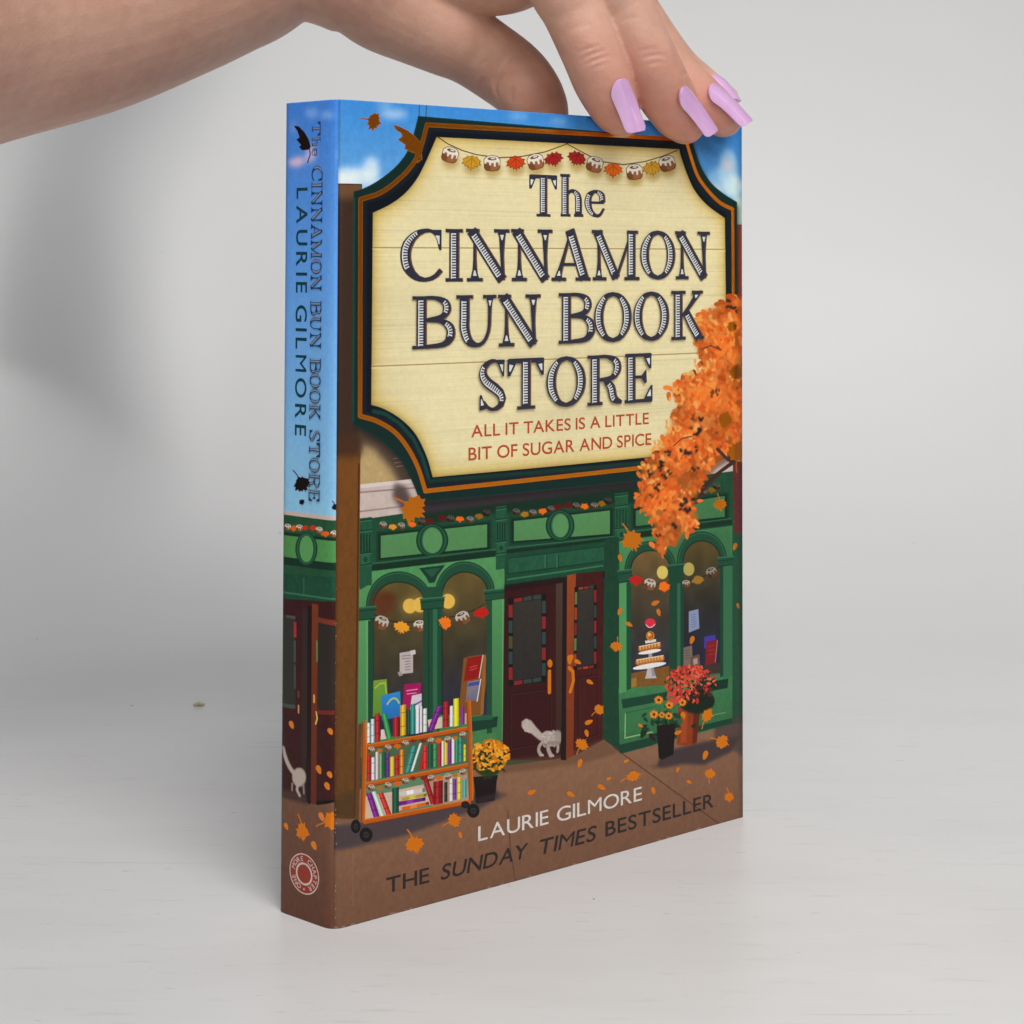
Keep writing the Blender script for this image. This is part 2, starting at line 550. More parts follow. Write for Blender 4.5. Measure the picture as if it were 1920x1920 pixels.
    # pilaster capitals with grooves
    for (xa, xb, ya, yb) in ((673, 697, 972, 1100), (928, 948, 950, 1068), (1151, 1176, 925, 1005)):
        Pl([(xa, ya), (xb, ya - 3), (xb, yb - 3), (xa, yb)], (32, 82, 56), tex=.08)
        n = 4
        for i in range(n):
            x = xa + (i + .7) * (xb - xa) / (n + .4)
            cv.line([(x, ya + 30), (x, ya + 62)], 2.2, (18, 42, 32))
        for yy in (ya + 4, ya + 24, ya + 66, ya + 88):
            cv.line([(xa, yy), (xb, yy - 3)], 2, (20, 52, 38)); cv.line([(xa, yy + 2.4), (xb, yy - .6)], 1.4, (52, 112, 76))
        Pl([(xa + 4, ya + 70), (xb - 4, ya + 67), (xb - 4, ya + 84), (xa + 4, ya + 87)], (38, 94, 64))
        cv.ell((xa + xb) / 2, ya + 77, 4, 5, (26, 64, 46))
    Pl([(674, 1062), (694, 1060), (690, 1084), (686, 1100), (674, 1106)], (32, 82, 56))
    # keystone between the arches
    Pl([(785, 1065), (834, 1059), (820, 1078), (814, 1092), (804, 1093), (798, 1082)], (24, 60, 44))
    Pl([(794, 1068), (825, 1064), (814, 1078), (808, 1082)], (34, 82, 58))
    # --- left windows
    def interior(P, y0, y1, top=(98, 82, 44), mid=(62, 56, 42), bot=(38, 40, 64)):
        m = cv.mask(cv.px(P))
        x0, r0, x1, r1, c = m
        t = np.linspace(0, 1, r1 - r0)[:, None, None]
        C = np.where(t < .5, np.array(top) * (1 - 2 * t) + np.array(mid) * 2 * t, np.array(mid) * (2 - 2 * t) + np.array(bot) * (2 * t - 1)) / 255
        n = smooth_noise(r1 - r0, x1 - x0, 40, 30)[..., None]
        C = C * (.9 + .2 * n)
        R = cv.rgb[r0:r1, x0:x1]; R[:] = R * (1 - c[..., None]) + C * c[..., None]
    W1 = window(cv, 701, 793, 1092, 1092, 1138, 1124, 1380); interior(W1, 1092, 1330)
    W2 = window(cv, 829, 911, 1073, 1073, 1119, 1107, 1340); interior(W2, 1073, 1330)
    cv.ell(716, 1132, 22, 26, (92, 42, 26), a=.75, soft=8); cv.ell(728, 1120, 16, 8, (84, 46, 26), a=.6, soft=4)
    for (x, y) in ((768, 1136), (787, 1134), (839, 1127)):
        cv.ell(x, y, 13, 14, (222, 178, 78), soft=.6); cv.ell(x, y, 19, 20, (190, 150, 66), a=.22, soft=6)
    Pl([(793, 1100), (829, 1100), (829, 1160), (793, 1160)], (30, 74, 52))
    # capitals and mullions
    def capital(xa, xb, ya, yb, dy):
        Pl([(xa - 2, ya), (xb + 2, ya + dy), (xb, yb + dy), (xa, yb)], (30, 76, 54)); cv.line([(xa - 2, ya), (xb + 2, ya + dy)], 2.2, (50, 110, 78))
        cv.line([(xa - 1, ya + 6), (xb + 1, ya + 6 + dy)], 1.6, (20, 52, 38)); cv.line([(xa, yb), (xb, yb + dy)], 1.8, (20, 50, 36))
    Pl([(793, 1138), (823, 1136), (823, 1400), (793, 1400)], (28, 72, 50)); Pl([(811, 1138), (819, 1138), (819, 1400), (811, 1400)], (42, 102, 68))
    Pl([(802, 1142), (804, 1142), (804, 1400), (802, 1400)], (20, 56, 40))
    capital(670, 703, 1140, 1163, -3); capital(789, 831, 1123, 1143, -4); capital(908, 944, 1107, 1126, -4)
    Pl([(670, 1166), (689, 1164), (689, 1420), (668, 1420)], (78, 148, 84), col2=(62, 124, 72)); Pl([(689, 1164), (700, 1163), (700, 1420), (689, 1420)], (28, 70, 48))
    Pl([(687, 1164), (690, 1164), (690, 1420), (687, 1420)], (110, 170, 108), a=.7)
    Pl([(911, 1126), (921, 1125), (921, 1385), (911, 1385)], (30, 74, 50)); Pl([(921, 1125), (943, 1122), (943, 1385), (921, 1388)], (74, 140, 80), col2=(56, 112, 66))
    cv.line([(941, 1124), (940, 1385)], 1.6, (110, 170, 108), a=.7)
    # sill and panel right of the cart
    Pl([(880, 1352), (932, 1342), (930, 1362), (880, 1372)], (24, 60, 44)); Pl([(880, 1344), (922, 1338), (922, 1348), (880, 1352)], (36, 90, 62))
    Pl([(880, 1380), (928, 1372), (940, 1430), (880, 1440)], (60, 122, 70))
    # things in the left windows
    string = lambda p: cv.line(p, 1.3, (36, 26, 20))
    string(arc((701, 1152), (745, 1166), (793, 1162))); string(arc((829, 1158), (870, 1150), (911, 1130)))
    bun(cv, 715, 1167, 13, .35, .82, False); leaf(cv, 753, 1174, 16, math.pi + .2, (222, 146, 40), stem=False); bun(cv, 786, 1173, 11, -.1, .9, False)
    Pl([(793, 1155), (800, 1155), (800, 1190), (793, 1190)], (28, 72, 50))
    leaf(cv, 834, 1165, 18, math.pi, (226, 112, 30), stem=False, sx=.7); bun(cv, 866, 1158, 13, -.45, .82, False); leaf(cv, 900, 1147, 15, math.pi - .2, (178, 34, 26), stem=False)
    # notice
    Pl([(749, 1224), (774, 1220), (774, 1261), (749, 1264)], (178, 164, 162)); Pl([(768, 1220), (778, 1218), (779, 1226), (770, 1228)], (196, 184, 182))
    Pl([(745, 1260), (752, 1259), (755, 1266), (748, 1268)], (150, 138, 138))
    for i in range(6):
        y = 1230 + i * 5.2; cv.line([(753 + (i > 1) * 6, y), (769, y - 1.5)], 1.1, (96, 86, 92))
    # display books and the slanted stand
    Pl([(700, 1276), (725, 1273), (728, 1340), (699, 1344)], (108, 150, 40), col2=(84, 138, 36)); cv.line([(703, 1290), (712, 1282), (722, 1280), (724, 1300)], 2.2, (196, 182, 60), a=.8)
    Pl([(868, 1234), (880, 1230), (909, 1226), (910, 1280), (902, 1340), (858, 1344)], (120, 76, 36)); Pl([(905, 1228), (910, 1228), (905, 1338), (899, 1340)], (142, 92, 46))
    Pl([(875, 1233), (904, 1228), (897, 1270), (868, 1277)], (138, 28, 26)); cv.line([(904, 1228), (897, 1270)], 2, (206, 190, 176))
    for i in range(2): cv.line([(880, 1251 + 5 * i), (893, 1247 + 5 * i)], 1.4, (196, 82, 66))
    Pl([(876, 1278), (900, 1273), (896, 1312), (871, 1316)], (128, 122, 134), col2=(104, 98, 112)); Pl([(877, 1280), (899, 1276), (898, 1283), (876, 1287)], (70, 72, 140)); cv.line([(900, 1273), (893, 1314)], 2, (214, 206, 200))
    Pl([(758, 1283), (789, 1280), (786, 1330), (754, 1330)], (152, 26, 86)); cv.line([(762, 1295), (782, 1292)], 1.6, (226, 150, 180)); cv.line([(763, 1301), (780, 1299)], 1.4, (226, 150, 180))
    Pl([(714, 1304), (750, 1296), (752, 1344), (716, 1350)], (48, 128, 190), col2=(36, 104, 168)); cv.line(arc((726, 1320), (738, 1309), (748, 1318)), 3, (170, 182, 110))
    Pl([(772, 1304), (790, 1300), (790, 1325), (768, 1332)], (196, 190, 196)); cv.line([(776, 1322), (790, 1314)], 3, (96, 78, 136))
    # --- the entrance
    Pl([(945, 1038), (1152, 1012), (1152, 1075), (945, 1100)], (26, 70, 48), tex=.08)
    Pl([(952, 1046), (1130, 1024), (1130, 1050), (952, 1074)], (32, 84, 58), tex=.1)
    cv.line([(950, 1086), (1128, 1060)], 3, (48, 112, 76)); cv.line([(950, 1076), (1130, 1052)], 2, (20, 56, 40)); cv.line([(952, 1046), (1130, 1024)], 1.6, (20, 54, 38))
    for x in (1020, 1042): cv.line([(x, 1042), (x, 1062)], 4, (42, 100, 70)); cv.line([(x + 3, 1042), (x + 3, 1062)], 1.5, (18, 50, 36))
    Pl([(944, 1100), (1135, 1072), (1135, 1400), (1060, 1424), (940, 1424)], (56, 24, 26), tex=.08)
    Pl([(1131, 1012), (1159, 1006), (1161, 1412), (1127, 1386)], (26, 64, 44), tex=.08)
    Pl([(944, 1096), (1132, 1070), (1132, 1082), (944, 1108)], (36, 20, 22), a=.8, soft=2)
    # stained glass doors
    def glassdoor(q, cols, bw=8):
        q = np.array(q, float)
        Pl(q + np.array([[-bw, -bw], [bw, -bw], [bw, bw], [-bw, bw]]), (24, 16, 18))
        Pl(q, (54, 50, 44), col2=(46, 42, 42), tex=.06)
        k = 0
        for (a, b, off, n) in ((q[0], q[3], (-bw, 0), 5), (q[1], q[2], (0, 0), 5), (q[0], q[1], (0, -bw), 3), (q[3], q[2], (0, 0), 3)):
            vert = abs(b[1] - a[1]) > abs(b[0] - a[0])
            for i in range(n):
                t0, t1 = i / n + .02, (i + 1) / n - .02
                p, r = a + (b - a) * t0, a + (b - a) * t1
                d = np.array([bw - 1.5, 0]) if vert else np.array([0, bw - 1.5])
                o = np.array(off) + .7
                Pl([p + o, (p + o + d) if vert else r + o, r + o + d, (r + o) if vert else p + o + d], cols[k % len(cols)])
                k += 1
    R_, T_, O_ = (126, 40, 42), (48, 66, 62), (74, 72, 46)
    glassdoor([(960, 1130), (1013, 1122), (1013, 1268), (960, 1276)], [R_, T_, O_, T_, R_, T_, R_, T_, R_, T_, R_, T_, T_, R_, T_, T_], 9)
    Pl([(1040, 1094), (1053, 1092), (1053, 1400), (1040, 1404)], (72, 56, 46), col2=(58, 36, 32)); Pl([(1053, 1092), (1061, 1090), (1060, 1424), (1050, 1424)], (34, 18, 18))
    Pl([(1061, 1078), (1078, 1075), (1076, 1130), (1073, 1416), (1059, 1422)], (140, 66, 32), col2=(116, 52, 32), tex=.06)
    Pl([(1078, 1075), (1128, 1070), (1128, 1392), (1073, 1412)], (66, 28, 26), tex=.08)
    glassdoor([(1081, 1106), (1111, 1102), (1111, 1246), (1079, 1250)], [(96, 112, 56), (150, 60, 40), (110, 44, 40), (86, 116, 66), (150, 60, 40), R_, T_, R_, T_, R_, (140, 64, 44), R_, T_, R_, (160, 60, 52), R_], 6)
    for pts in ([(955, 1300), (1030, 1290), (1030, 1390), (955, 1402)], [(1082, 1270), (1118, 1264), (1118, 1376), (1082, 1386)]):
        p = np.array(pts + [pts[0]]); cv.line(p, 2, (36, 16, 18)); cv.line(p + 2, 1.2, (84, 40, 38), a=.7)
    # threshold and pavement
    Pl([(620, 1500), (700, 1470), (935, 1436), (1055, 1420), (1078, 1414), (1130, 1386), (1165, 1412), (1400, 1352), (1420, 1600), (1420, 1790), (600, 1790)], (134, 98, 74), col2=(114, 80, 62), tex=.05)
    Pl([(938, 1424), (1052, 1414), (1130, 1384), (1160, 1410), (1100, 1428), (938, 1450)], (96, 68, 50), a=.6, soft=4)
    Pl([(1340, 1350), (1400, 1340), (1400, 1420), (1340, 1390)], (72, 58, 56), a=.8, soft=5)
    cv.line([(1148, 1400), (1345, 1542), (1375, 1560)], 2.4, (88, 60, 48)); cv.line([(950, 1520), (956, 1600), (966, 1660)], 2, (88, 60, 48)); cv.line([(662, 1600), (662, 1700)], 1.6, (136, 102, 82), a=.6)
    # right block: base, panel, sill
    Pl([(1158, 1290), (1373, 1262), (1373, 1352), (1160, 1402)], (58, 122, 70), col2=(48, 104, 62), tex=.06)
    Pl([(1158, 1396), (1373, 1346), (1373, 1356), (1160, 1412)], (24, 64, 46))
    Pl([(1163, 1310), (1250, 1296), (1250, 1312), (1166, 1328)], (24, 66, 46)); cv.line([(1163, 1310), (1250, 1296)], 2, (48, 108, 74))
    Pl([(1300, 1284), (1366, 1272), (1364, 1290), (1300, 1302)], (22, 52, 40))
    cv.line([(1171, 1336), (1170, 1383), (1222, 1372)], 2.2, (128, 184, 116)); cv.line([(1171, 1336), (1230, 1324)], 1.6, (34, 88, 58)); cv.line([(1330, 1342), (1360, 1336)], 1.8, (96, 150, 96))
    # --- right windows
    W3 = window(cv, 1182, 1254, 1033, 1033, 1070, 1064, 1284, 9); interior(W3, 1033, 1284, (104, 82, 48), (62, 56, 48), (42, 46, 66))
    W4 = window(cv, 1281, 1350, 1015, 1015, 1055, 1048, 1262, 9); interior(W4, 1015, 1262, (84, 70, 38), (48, 46, 44), (36, 38, 60))
    Pl([(1254, 1058), (1281, 1054), (1281, 1280), (1254, 1284)], (26, 68, 48)); Pl([(1269, 1058), (1275, 1057), (1275, 1280), (1269, 1282)], (44, 98, 68))
    capital(1158, 1182, 1070, 1092, -3); capital(1252, 1282, 1060, 1082, -3); capital(1347, 1374, 1046, 1062, -3)
    Pl([(1159, 1094), (1173, 1092), (1173, 1296), (1159, 1300)], (74, 144, 82)); Pl([(1173, 1092), (1182, 1091), (1182, 1290), (1173, 1294)], (28, 74, 50))
    Pl([(1350, 1062), (1356, 1062), (1356, 1268), (1350, 1270)], (26, 66, 46)); Pl([(1356, 1062), (1373, 1060), (1373, 1268), (1356, 1272)], (50, 106, 70))
    for (x, y, c) in ((1241, 1073, (206, 182, 92)), (1291, 1067, (170, 154, 84))):
        cv.ell(x, y, 10.5, 12.5, c, soft=.6)
    Pl([(1254, 1062), (1281, 1058), (1281, 1092), (1254, 1096)], (26, 68, 48))
    string(arc((1182, 1078), (1220, 1094), (1254, 1090))); string(arc((1281, 1086), (1315, 1082), (1350, 1062)))
    leaf(cv, 1191, 1086, 14, math.pi, (176, 34, 28), stem=False); bun(cv, 1217, 1095, 11, .25, .85, False); leaf(cv, 1244, 1098, 14, math.pi, (224, 106, 26), stem=False, sx=.8)
    bun(cv, 1286, 1094, 7, -.1, .75, False); leaf(cv, 1308, 1086, 12, math.pi - .2, (150, 108, 40), stem=False); bun(cv, 1334, 1073, 10, -.4, .62, False)
    # cake stand
    Pl([(1182, 1262), (1254, 1248), (1254, 1284), (1182, 1288)], (118, 80, 36), tex=.08); Pl([(1182, 1272), (1192, 1270), (1192, 1286), (1182, 1288)], (150, 110, 50))
    Pl([(1214, 1246), (1222, 1245), (1228, 1266), (1230, 1271), (1208, 1272), (1210, 1266)], (176, 172, 172)); Pl([(1218, 1246), (1222, 1245), (1228, 1266), (1222, 1268)], (138, 134, 138))
    cv.ell(1216.5, 1248, 32, 4.6, (220, 216, 212), rot=-.16)
    Pl([(1215, 1222), (1221, 1221), (1222, 1240), (1214, 1241)], (150, 150, 158))
    cv.ell(1217, 1221.5, 22, 3.6, (222, 218, 214), rot=-.16)
    for k in range(9):
        x = 1195 + k * 5.6; y = 1241 - k * .9
        cv.ell(x, y, 5, 6, (172, 104, 44)); cv.ell(x, y - 1, 3, 3.4, (208, 150, 84)); cv.line([(x - 3, y - 4), (x + 3, y - 5)], 1.6, (232, 214, 184))
    for k in range(7):
        x = 1200 + k * 5.6; y = 1216 - k * 1.1
        cv.ell(x, y, 4.8, 6, (160, 94, 40)); cv.ell(x, y - 1, 2.8, 3.4, (206, 148, 80)); cv.line([(x - 3, y - 4), (x + 3, y - 5)], 1.5, (232, 214, 184))
    Pl([(1208, 1201), (1229, 1198), (1229, 1203), (1209, 1206)], (210, 206, 204)); cv.ell(1218, 1192, 8, 9, (190, 116, 46)); cv.line(arc((1212, 1190), (1220, 1186), (1222, 1194)) + [(1216, 1196)], 1.8, (110, 60, 26)); cv.ell(1216, 1189, 3, 3, (224, 168, 96))
    cv.ell(1218, 1167, 9.8, 8, (208, 46, 66)); cv.line(arc((1210, 1171), (1218, 1176), (1227, 1170)), 1.6, (240, 190, 196))
    Pl([(1291, 1146), (1309, 1142), (1311, 1178), (1291, 1186)], (126, 138, 168)); 
    for i in range(6): cv.line([(1296, 1153 + i * 4.6), (1305, 1151 + i * 4.6)], 1, (86, 94, 122))
    Pl([(1320, 1194), (1341, 1190), (1342, 1212), (1320, 1216)], (66, 56, 152)); Pl([(1324, 1203), (1345, 1199), (1341, 1243), (1322, 1247)], (122, 32, 34)); cv.line([(1345, 1201), (1341, 1242)], 1.6, (170, 130, 120))
    for i in range(3): cv.line([(1328, 1212 + i * 8), (1339, 1210 + i * 8)], 1.2, (150, 62, 56))
    Pl([(1281, 1214), (1297, 1210), (1298, 1232), (1294, 1262), (1281, 1262)], (112, 98, 90)); 
    for i in range(4): cv.line([(1284, 1220 + i * 5), (1293, 1218 + i * 5)], 1, (70, 60, 58))
    Pl([(1294, 1232), (1311, 1226), (1313, 1256), (1294, 1260)], (104, 76, 58)); Pl([(1299, 1236), (1307, 1233), (1308, 1244), (1300, 1247)], (150, 140, 138)); Pl([(1281, 1254), (1350, 1242), (1350, 1262), (1281, 1268)], (66, 52, 42), a=.8)
    # --- left post
    Pl([(600, 343), (679, 346), (679, 400), (600, 400)], (104, 74, 50)); cv.line([(600, 344), (678, 346)], 2, (70, 46, 34))
    Pl([(600, 372), (678, 372), (677, 850), (600, 850)], (62, 46, 38), soft=8); Pl([(600, 850), (676, 845), (669, 1535), (600, 1535)], (112, 70, 34), col2=(96, 62, 32), tex=.06)
    Pl([(600, 820), (676, 812), (676, 856), (600, 858)], (70, 48, 34), soft=8)
    cv.line([(673, 870), (665, 1530)], 3, (72, 44, 26)); Pl([(638, 1490), (668, 1480), (668, 1536), (600, 1534)], (72, 54, 34), soft=6, a=.7)
    Pl([(600, 346), (632, 346), (629, 1100), (626, 1530), (600, 1530)], (74, 56, 46), a=.35, soft=2)
    # shade under the cart (part of the printed picture)
    Pl([(600, 1552), (690, 1540), (885, 1488), (925, 1470), (935, 1492), (905, 1512), (760, 1566), (640, 1594), (600, 1598)], (74, 62, 64), soft=4)
    # --- pot with yellow flowers
    Pl([(886, 1456), (932, 1452), (930, 1462), (926, 1500), (891, 1506)], (36, 28, 28), col2=(26, 20, 20)); Pl([(890, 1506), (926, 1500), (950, 1490), (935, 1484), (890, 1496)], (60, 50, 52), a=.6, soft=4)
    cv.ell(914, 1424, 30, 32, (44, 58, 28), soft=2)
    for i in range(190):
        a, r = rng.random() * 6.283, math.sqrt(rng.random())
        x, y = 917 + 35 * r * math.cos(a), 1416 + 30 * r * math.sin(a)
        if y > 1430 and rng.random() < .5: continue
        c = [(222, 148, 36), (204, 124, 26), (228, 162, 52), (182, 104, 22)][rng.integers(4)]
        petal(cv, x, y, 3.6 + rng.random() * 2.4, rng.random() * 6.28, c)
    for i in range(26):
        petal(cv, 912 + rng.normal(0, 13), 1428 + rng.normal(0, 12), 4, rng.random() * 6.28, (40, 54, 26))
    # --- book cart
    def B(zx, zy): return (620 + zx / 4.8, 1260 + zy / 4.8)
    def Z(*p): return [B(*q) for q in p]
    Pl(Z((325, 660), (1225, 500), (1245, 1160), (300, 1330)), (84, 118, 84)); Pl(Z((325, 690), (1225, 530), (1228, 810), (325, 980)), (70, 98, 66))
    Pl(Z((325, 1030), (1225, 860), (1240, 1160), (300, 1330)), (88, 128, 92)); Pl(Z((300, 1120), (560, 1075), (560, 1290), (300, 1330)), (196, 170, 150)); Pl(Z((600, 1060), (830, 1010), (900, 1190), (600, 1250)), (196, 166, 146))
    Pl(Z((880, 960), (1220, 890), (1240, 1150), (900, 1200)), (170, 136, 114)); Pl(Z((450, 520), (480, 515), (500, 600), (450, 610)), (214, 186, 180)); Pl(Z((870, 430), (1000, 400), (1000, 500), (880, 520)), (206, 178, 160))
    def books(lst):
        for (pts, c) in lst:
            q = np.array(Z(*pts)); Pl(q, c)
            m = q.mean(0)
            # rounded spine highlight and dark edge
            a, b_, c_, d = q
            Pl([a * .7 + b_ * .3, a * .45 + b_ * .55, d * .45 + c_ * .55, d * .7 + c_ * .3], tuple(min(255, v * 1.28 + 18) for v in c), a=.75)
            Pl([a * .12 + b_ * .88, b_, c_, d * .12 + c_ * .88], tuple(v * .5 for v in c), a=.8)
            if rng.random() < .55:
                for t in (.25, .7):
                    p0, p1 = a * (1 - t) + d * t, b_ * (1 - t) + c_ * t
                    cv.line([p0, p1], 1.2, tuple(v * .55 for v in c), a=.7)
    RED, WHT, GRN, YEL, TEA, PUR, DKG = (158, 34, 34), (206, 202, 204), (34, 118, 60), (206, 176, 40), (32, 128, 118), (108, 34, 122), (22, 76, 54)
    def up(x0, x1, y0, y1, c, lean=0, dy=None):
        s = -(x1 - x0) * .18
        return ([(x0 + lean, y0), (x1 + lean, y0 + s), (x1, y1 + s), (x0, y1)], c)
    books([up(328, 354, 460, 640, WHT), up(360, 394, 425, 640, (176, 180, 190)), up(398, 442, 375, 635, RED), up(508, 552, 380, 605, (40, 140, 66), -50),
           up(560, 612, 405, 590, (150, 30, 32)), up(624, 678, 300, 575, (196, 150, 36)), up(688, 712, 330, 560, DKG), up(716, 758, 290, 560, TEA), up(762, 796, 300, 555, WHT), up(800, 822, 310, 545, (200, 196, 200)), up(828, 864, 330, 540, (190, 200, 190)),
           up(868, 926, 310, 530, PUR, 80), up(1008, 1058, 270, 500, (146, 28, 34)), up(1068, 1096, 305, 490, (206, 206, 204)), up(1100, 1150, 240, 490, (208, 196, 40)), up(1164, 1196, 310, 475, (116, 40, 130)), up(1200, 1222, 370, 468, (176, 128, 98))])
    books([up(328, 360, 745, 985, RED), up(366, 396, 770, 975, (196, 194, 206)), up(402, 430, 720, 970, (206, 170, 166)), up(436, 462, 735, 960, (96, 150, 96)), up(464, 494, 725, 955, DKG), up(498, 528, 730, 950, (86, 44, 116)),
           up(532, 572, 765, 940, (200, 164, 50)), up(578, 616, 745, 930, RED), up(620, 656, 700, 920, (196, 120, 40)), up(664, 712, 670, 905, TEA, 60), up(716, 740, 640, 895, (190, 200, 200), 80), up(792, 826, 720, 880, (150, 30, 30), 30), up(826, 866, 665, 875, (186, 40, 44)),
           up(872, 914, 650, 865, DKG), up(918, 950, 645, 855, (46, 136, 70)), up(958, 990, 640, 850, (150, 34, 50)), up(994, 1014, 620, 845, (206, 200, 190)), up(1016, 1050, 610, 835, (196, 164, 60)), up(1054, 1080, 620, 830, PUR), up(1084, 1110, 585, 822, (200, 204, 200)), up(1114, 1142, 590, 815, (40, 128, 80)), up(1146, 1176, 580, 808, TEA), up(1190, 1212, 650, 800, (214, 170, 40))])
    books([up(388, 440, 1090, 1315, PUR, -70), up(446, 486, 1080, 1300, (176, 200, 170), -80), up(500, 546, 1090, 1290, (176, 48, 40), -76), up(552, 612, 1045, 1280, DKG),
           ([(612, 1080), (850, 1040), (850, 1075), (612, 1120)], (196, 190, 180)), ([(640, 1130), (860, 1090), (860, 1115), (640, 1160)], (196, 176, 50)), ([(612, 1165), (850, 1125), (850, 1155), (612, 1205)], PUR), ([(640, 1215), (880, 1165), (885, 1190), (640, 1250)], (206, 92, 30)),
           up(896, 940, 920, 1190, (140, 30, 34), -80), up(920, 1004, 985, 1195, (128, 26, 30)), up(1018, 1046, 990, 1170, (46, 44, 46)), up(1066, 1092, 950, 1160, (206, 204, 206)), up(1096, 1126, 960, 1150, (104, 48, 128)), up(1136, 1166, 945, 1145, (204, 190, 50)), up(1180, 1216, 965, 1135, (44, 150, 140))])
    CO, CL = (176, 84, 20), (204, 104, 32)
    cv.line(Z((265, 480), (235, 1340)), 7, (96, 62, 38))
    for pts in (((325, 655), (1225, 492), (1225, 528), (325, 695)), ((322, 1000), (1225, 822), (1228, 858), (322, 1035)), ((280, 1335), (1256, 1145), (1256, 1182), (300, 1375))):
        Pl(Z(*pts), CO); cv.line(Z(pts[0], pts[1]), 2, CL); cv.line(Z(pts[3], pts[2]), 1.6, (110, 50, 16))
    Pl(Z((284, 446), (318, 432), (328, 700), (308, 1350), (270, 1350)), CO); cv.line(Z((312, 450), (322, 700), (302, 1340)), 1.8, CL); cv.line(Z((288, 450), (276, 1340)), 1.6, (110, 54, 22))
    Pl(Z((1216, 250), (1246, 236), (1262, 500), (1280, 1150), (1238, 1160), (1228, 520)), CO); cv.line(Z((1250, 260), (1262, 520), (1272, 1140)), 1.8, CL); cv.line(Z((1220, 270), (1234, 600), (1242, 1140)), 1.4, (120, 56, 18))
    # garlands on the cart
    for (y0, sl) in ((700, -.155), (1040, -.165)):
        for k, x in enumerate((365, 440, 515, 600, 670, 740, 830, 900, 970, 1050, 1115, 1185)):
            yy = y0 + (x - 360) * sl + [0, 15, 5, 0, -10, -25, -10, 0, 5, 10, 5, -10][k]
            p = B(x, yy)
            if k in (3, 8): leaf(cv, *p, 7.5, math.pi, (206, 92, 20), stem=False)
            elif k in (1, 10): leaf(cv, *p, 6, math.pi, (176, 104, 30), stem=False)
            elif k in (5, 6): leaf(cv, *p, 6, math.pi, (126, 34, 28), stem=False)
            else: bun(cv, *p, 6, .2 if k < 5 else -.3, .85, False)
    for (x, y, rx, ry) in ((225, 1390, 44, 62), (318, 1465, 58, 66), (1205, 1190, 36, 32), (1277, 1245, 56, 62)):
        p = B(x, y); cv.ell(*p, rx / 4.8, ry / 4.8, (30, 27, 28)); cv.ell(p[0], p[1], rx / 4.8 * .45, ry / 4.8 * .45, (52, 47, 46)); cv.ell(*p, 1.6, 1.8, (22, 20, 20))
    # --- white cat slipping through the door
    cw = (168, 154, 144)
    Pl([(976, 1352), (984, 1346), (994, 1350), (1003, 1362), (1014, 1374), (1026, 1378), (1022, 1392), (1008, 1386), (996, 1376), (984, 1368), (976, 1362)], (172, 158, 148), soft=1.3)
    for k in range(46):
        t = rng.random(); q = np.array([984 + 30 * t, 1357 + 24 * t]) + rng.normal(0, 4.2 * (1.15 - t), 2)
        petal(cv, q[0], q[1], 5 - 1.5 * t, .8 + rng.normal(0, .3), tuple(np.array((176, 162, 152)) * (.94 + .1 * rng.random())))
    cv.ell(1031, 1384, 19, 14, cw, rot=.25, soft=1.2); cv.ell(1024, 1381, 11, 11, (186, 174, 164), soft=2); cv.ell(1043, 1380, 9, 12, (150, 136, 128), soft=2)
    for k in range(40): petal(cv, 1030 + rng.normal(0, 8), 1384 + rng.normal(0, 6), 4, .9 + rng.normal(0, .4), tuple(np.array(cw) * (.92 + .14 * rng.random())))
    for (a, b, c, wd) in (((1016, 1390), (1008, 1402), (1012, 1414), 7), ((1026, 1394), (1026, 1404), (1031, 1415), 8), ((1043, 1390), (1044, 1400), (1043, 1408), 6)):
        cv.line(arc(a, b, c), wd, (158, 144, 134), soft=.8)
    cv.line([(1011, 1414), (1016, 1415)], 4, cw); cv.line([(1029, 1415), (1035, 1416)], 4.4, cw)
    cv.ell(1036, 1392, 14, 4, (120, 106, 100), a=.6, soft=2)
    Pl([(1050, 1362), (1060, 1360), (1060, 1424), (1049, 1424)], (34, 18, 18)); Pl([(1060, 1330), (1073, 1330), (1073, 1416), (1059, 1422)], (118, 54, 32))
    # --- pots by the right window
    Pl([(1228, 1440), (1240, 1410), (1300, 1395), (1350, 1385), (1390, 1380), (1370, 1410), (1320, 1434), (1280, 1432), (1240, 1440), (1205, 1430), (1195, 1424)], (66, 54, 54), soft=4)
    Pl([(1270, 1326), (1314, 1320), (1311, 1340), (1306, 1392), (1290, 1398), (1268, 1396)], (134, 56, 26), tex=.08); Pl([(1300, 1322), (1314, 1320), (1306, 1392), (1298, 1396)], (96, 38, 22)); Pl([(1278, 1335), (1290, 1332), (1286, 1392), (1275, 1393)], (160, 74, 38), a=.7, soft=2)
    cv.ell(1306, 1314, 34, 24, (26, 40, 28), soft=2)
    for i in range(300):
        a, r = rng.random() * 6.283, math.sqrt(rng.random())
        x, y = 1295 + 47 * r * math.cos(a), 1282 + 35 * r * math.sin(a)
        u = (x - 1250) / 90 + (y - 1250) / 110
        c = [(182, 50, 42), (202, 72, 48), (156, 36, 38), (212, 98, 70)][rng.integers(4)] if u < .95 or rng.random() < .35 else [(96, 34, 36), (30, 44, 30), (24, 36, 28)][rng.integers(3)]
        petal(cv, x, y, 3.2 + rng.random() * 2, rng.random() * 6.28, c)
    for i in range(30): petal(cv, 1262 - rng.random() * 14 + rng.random() * 8, 1296 + rng.random() * 28, 3.6, rng.random() * 6.28, (200, 62, 54))
    for i in range(46): petal(cv, 1285 + rng.normal(0, 20), 1285 + rng.normal(0, 14), 2.6, rng.random() * 6.28, (40, 34, 28))
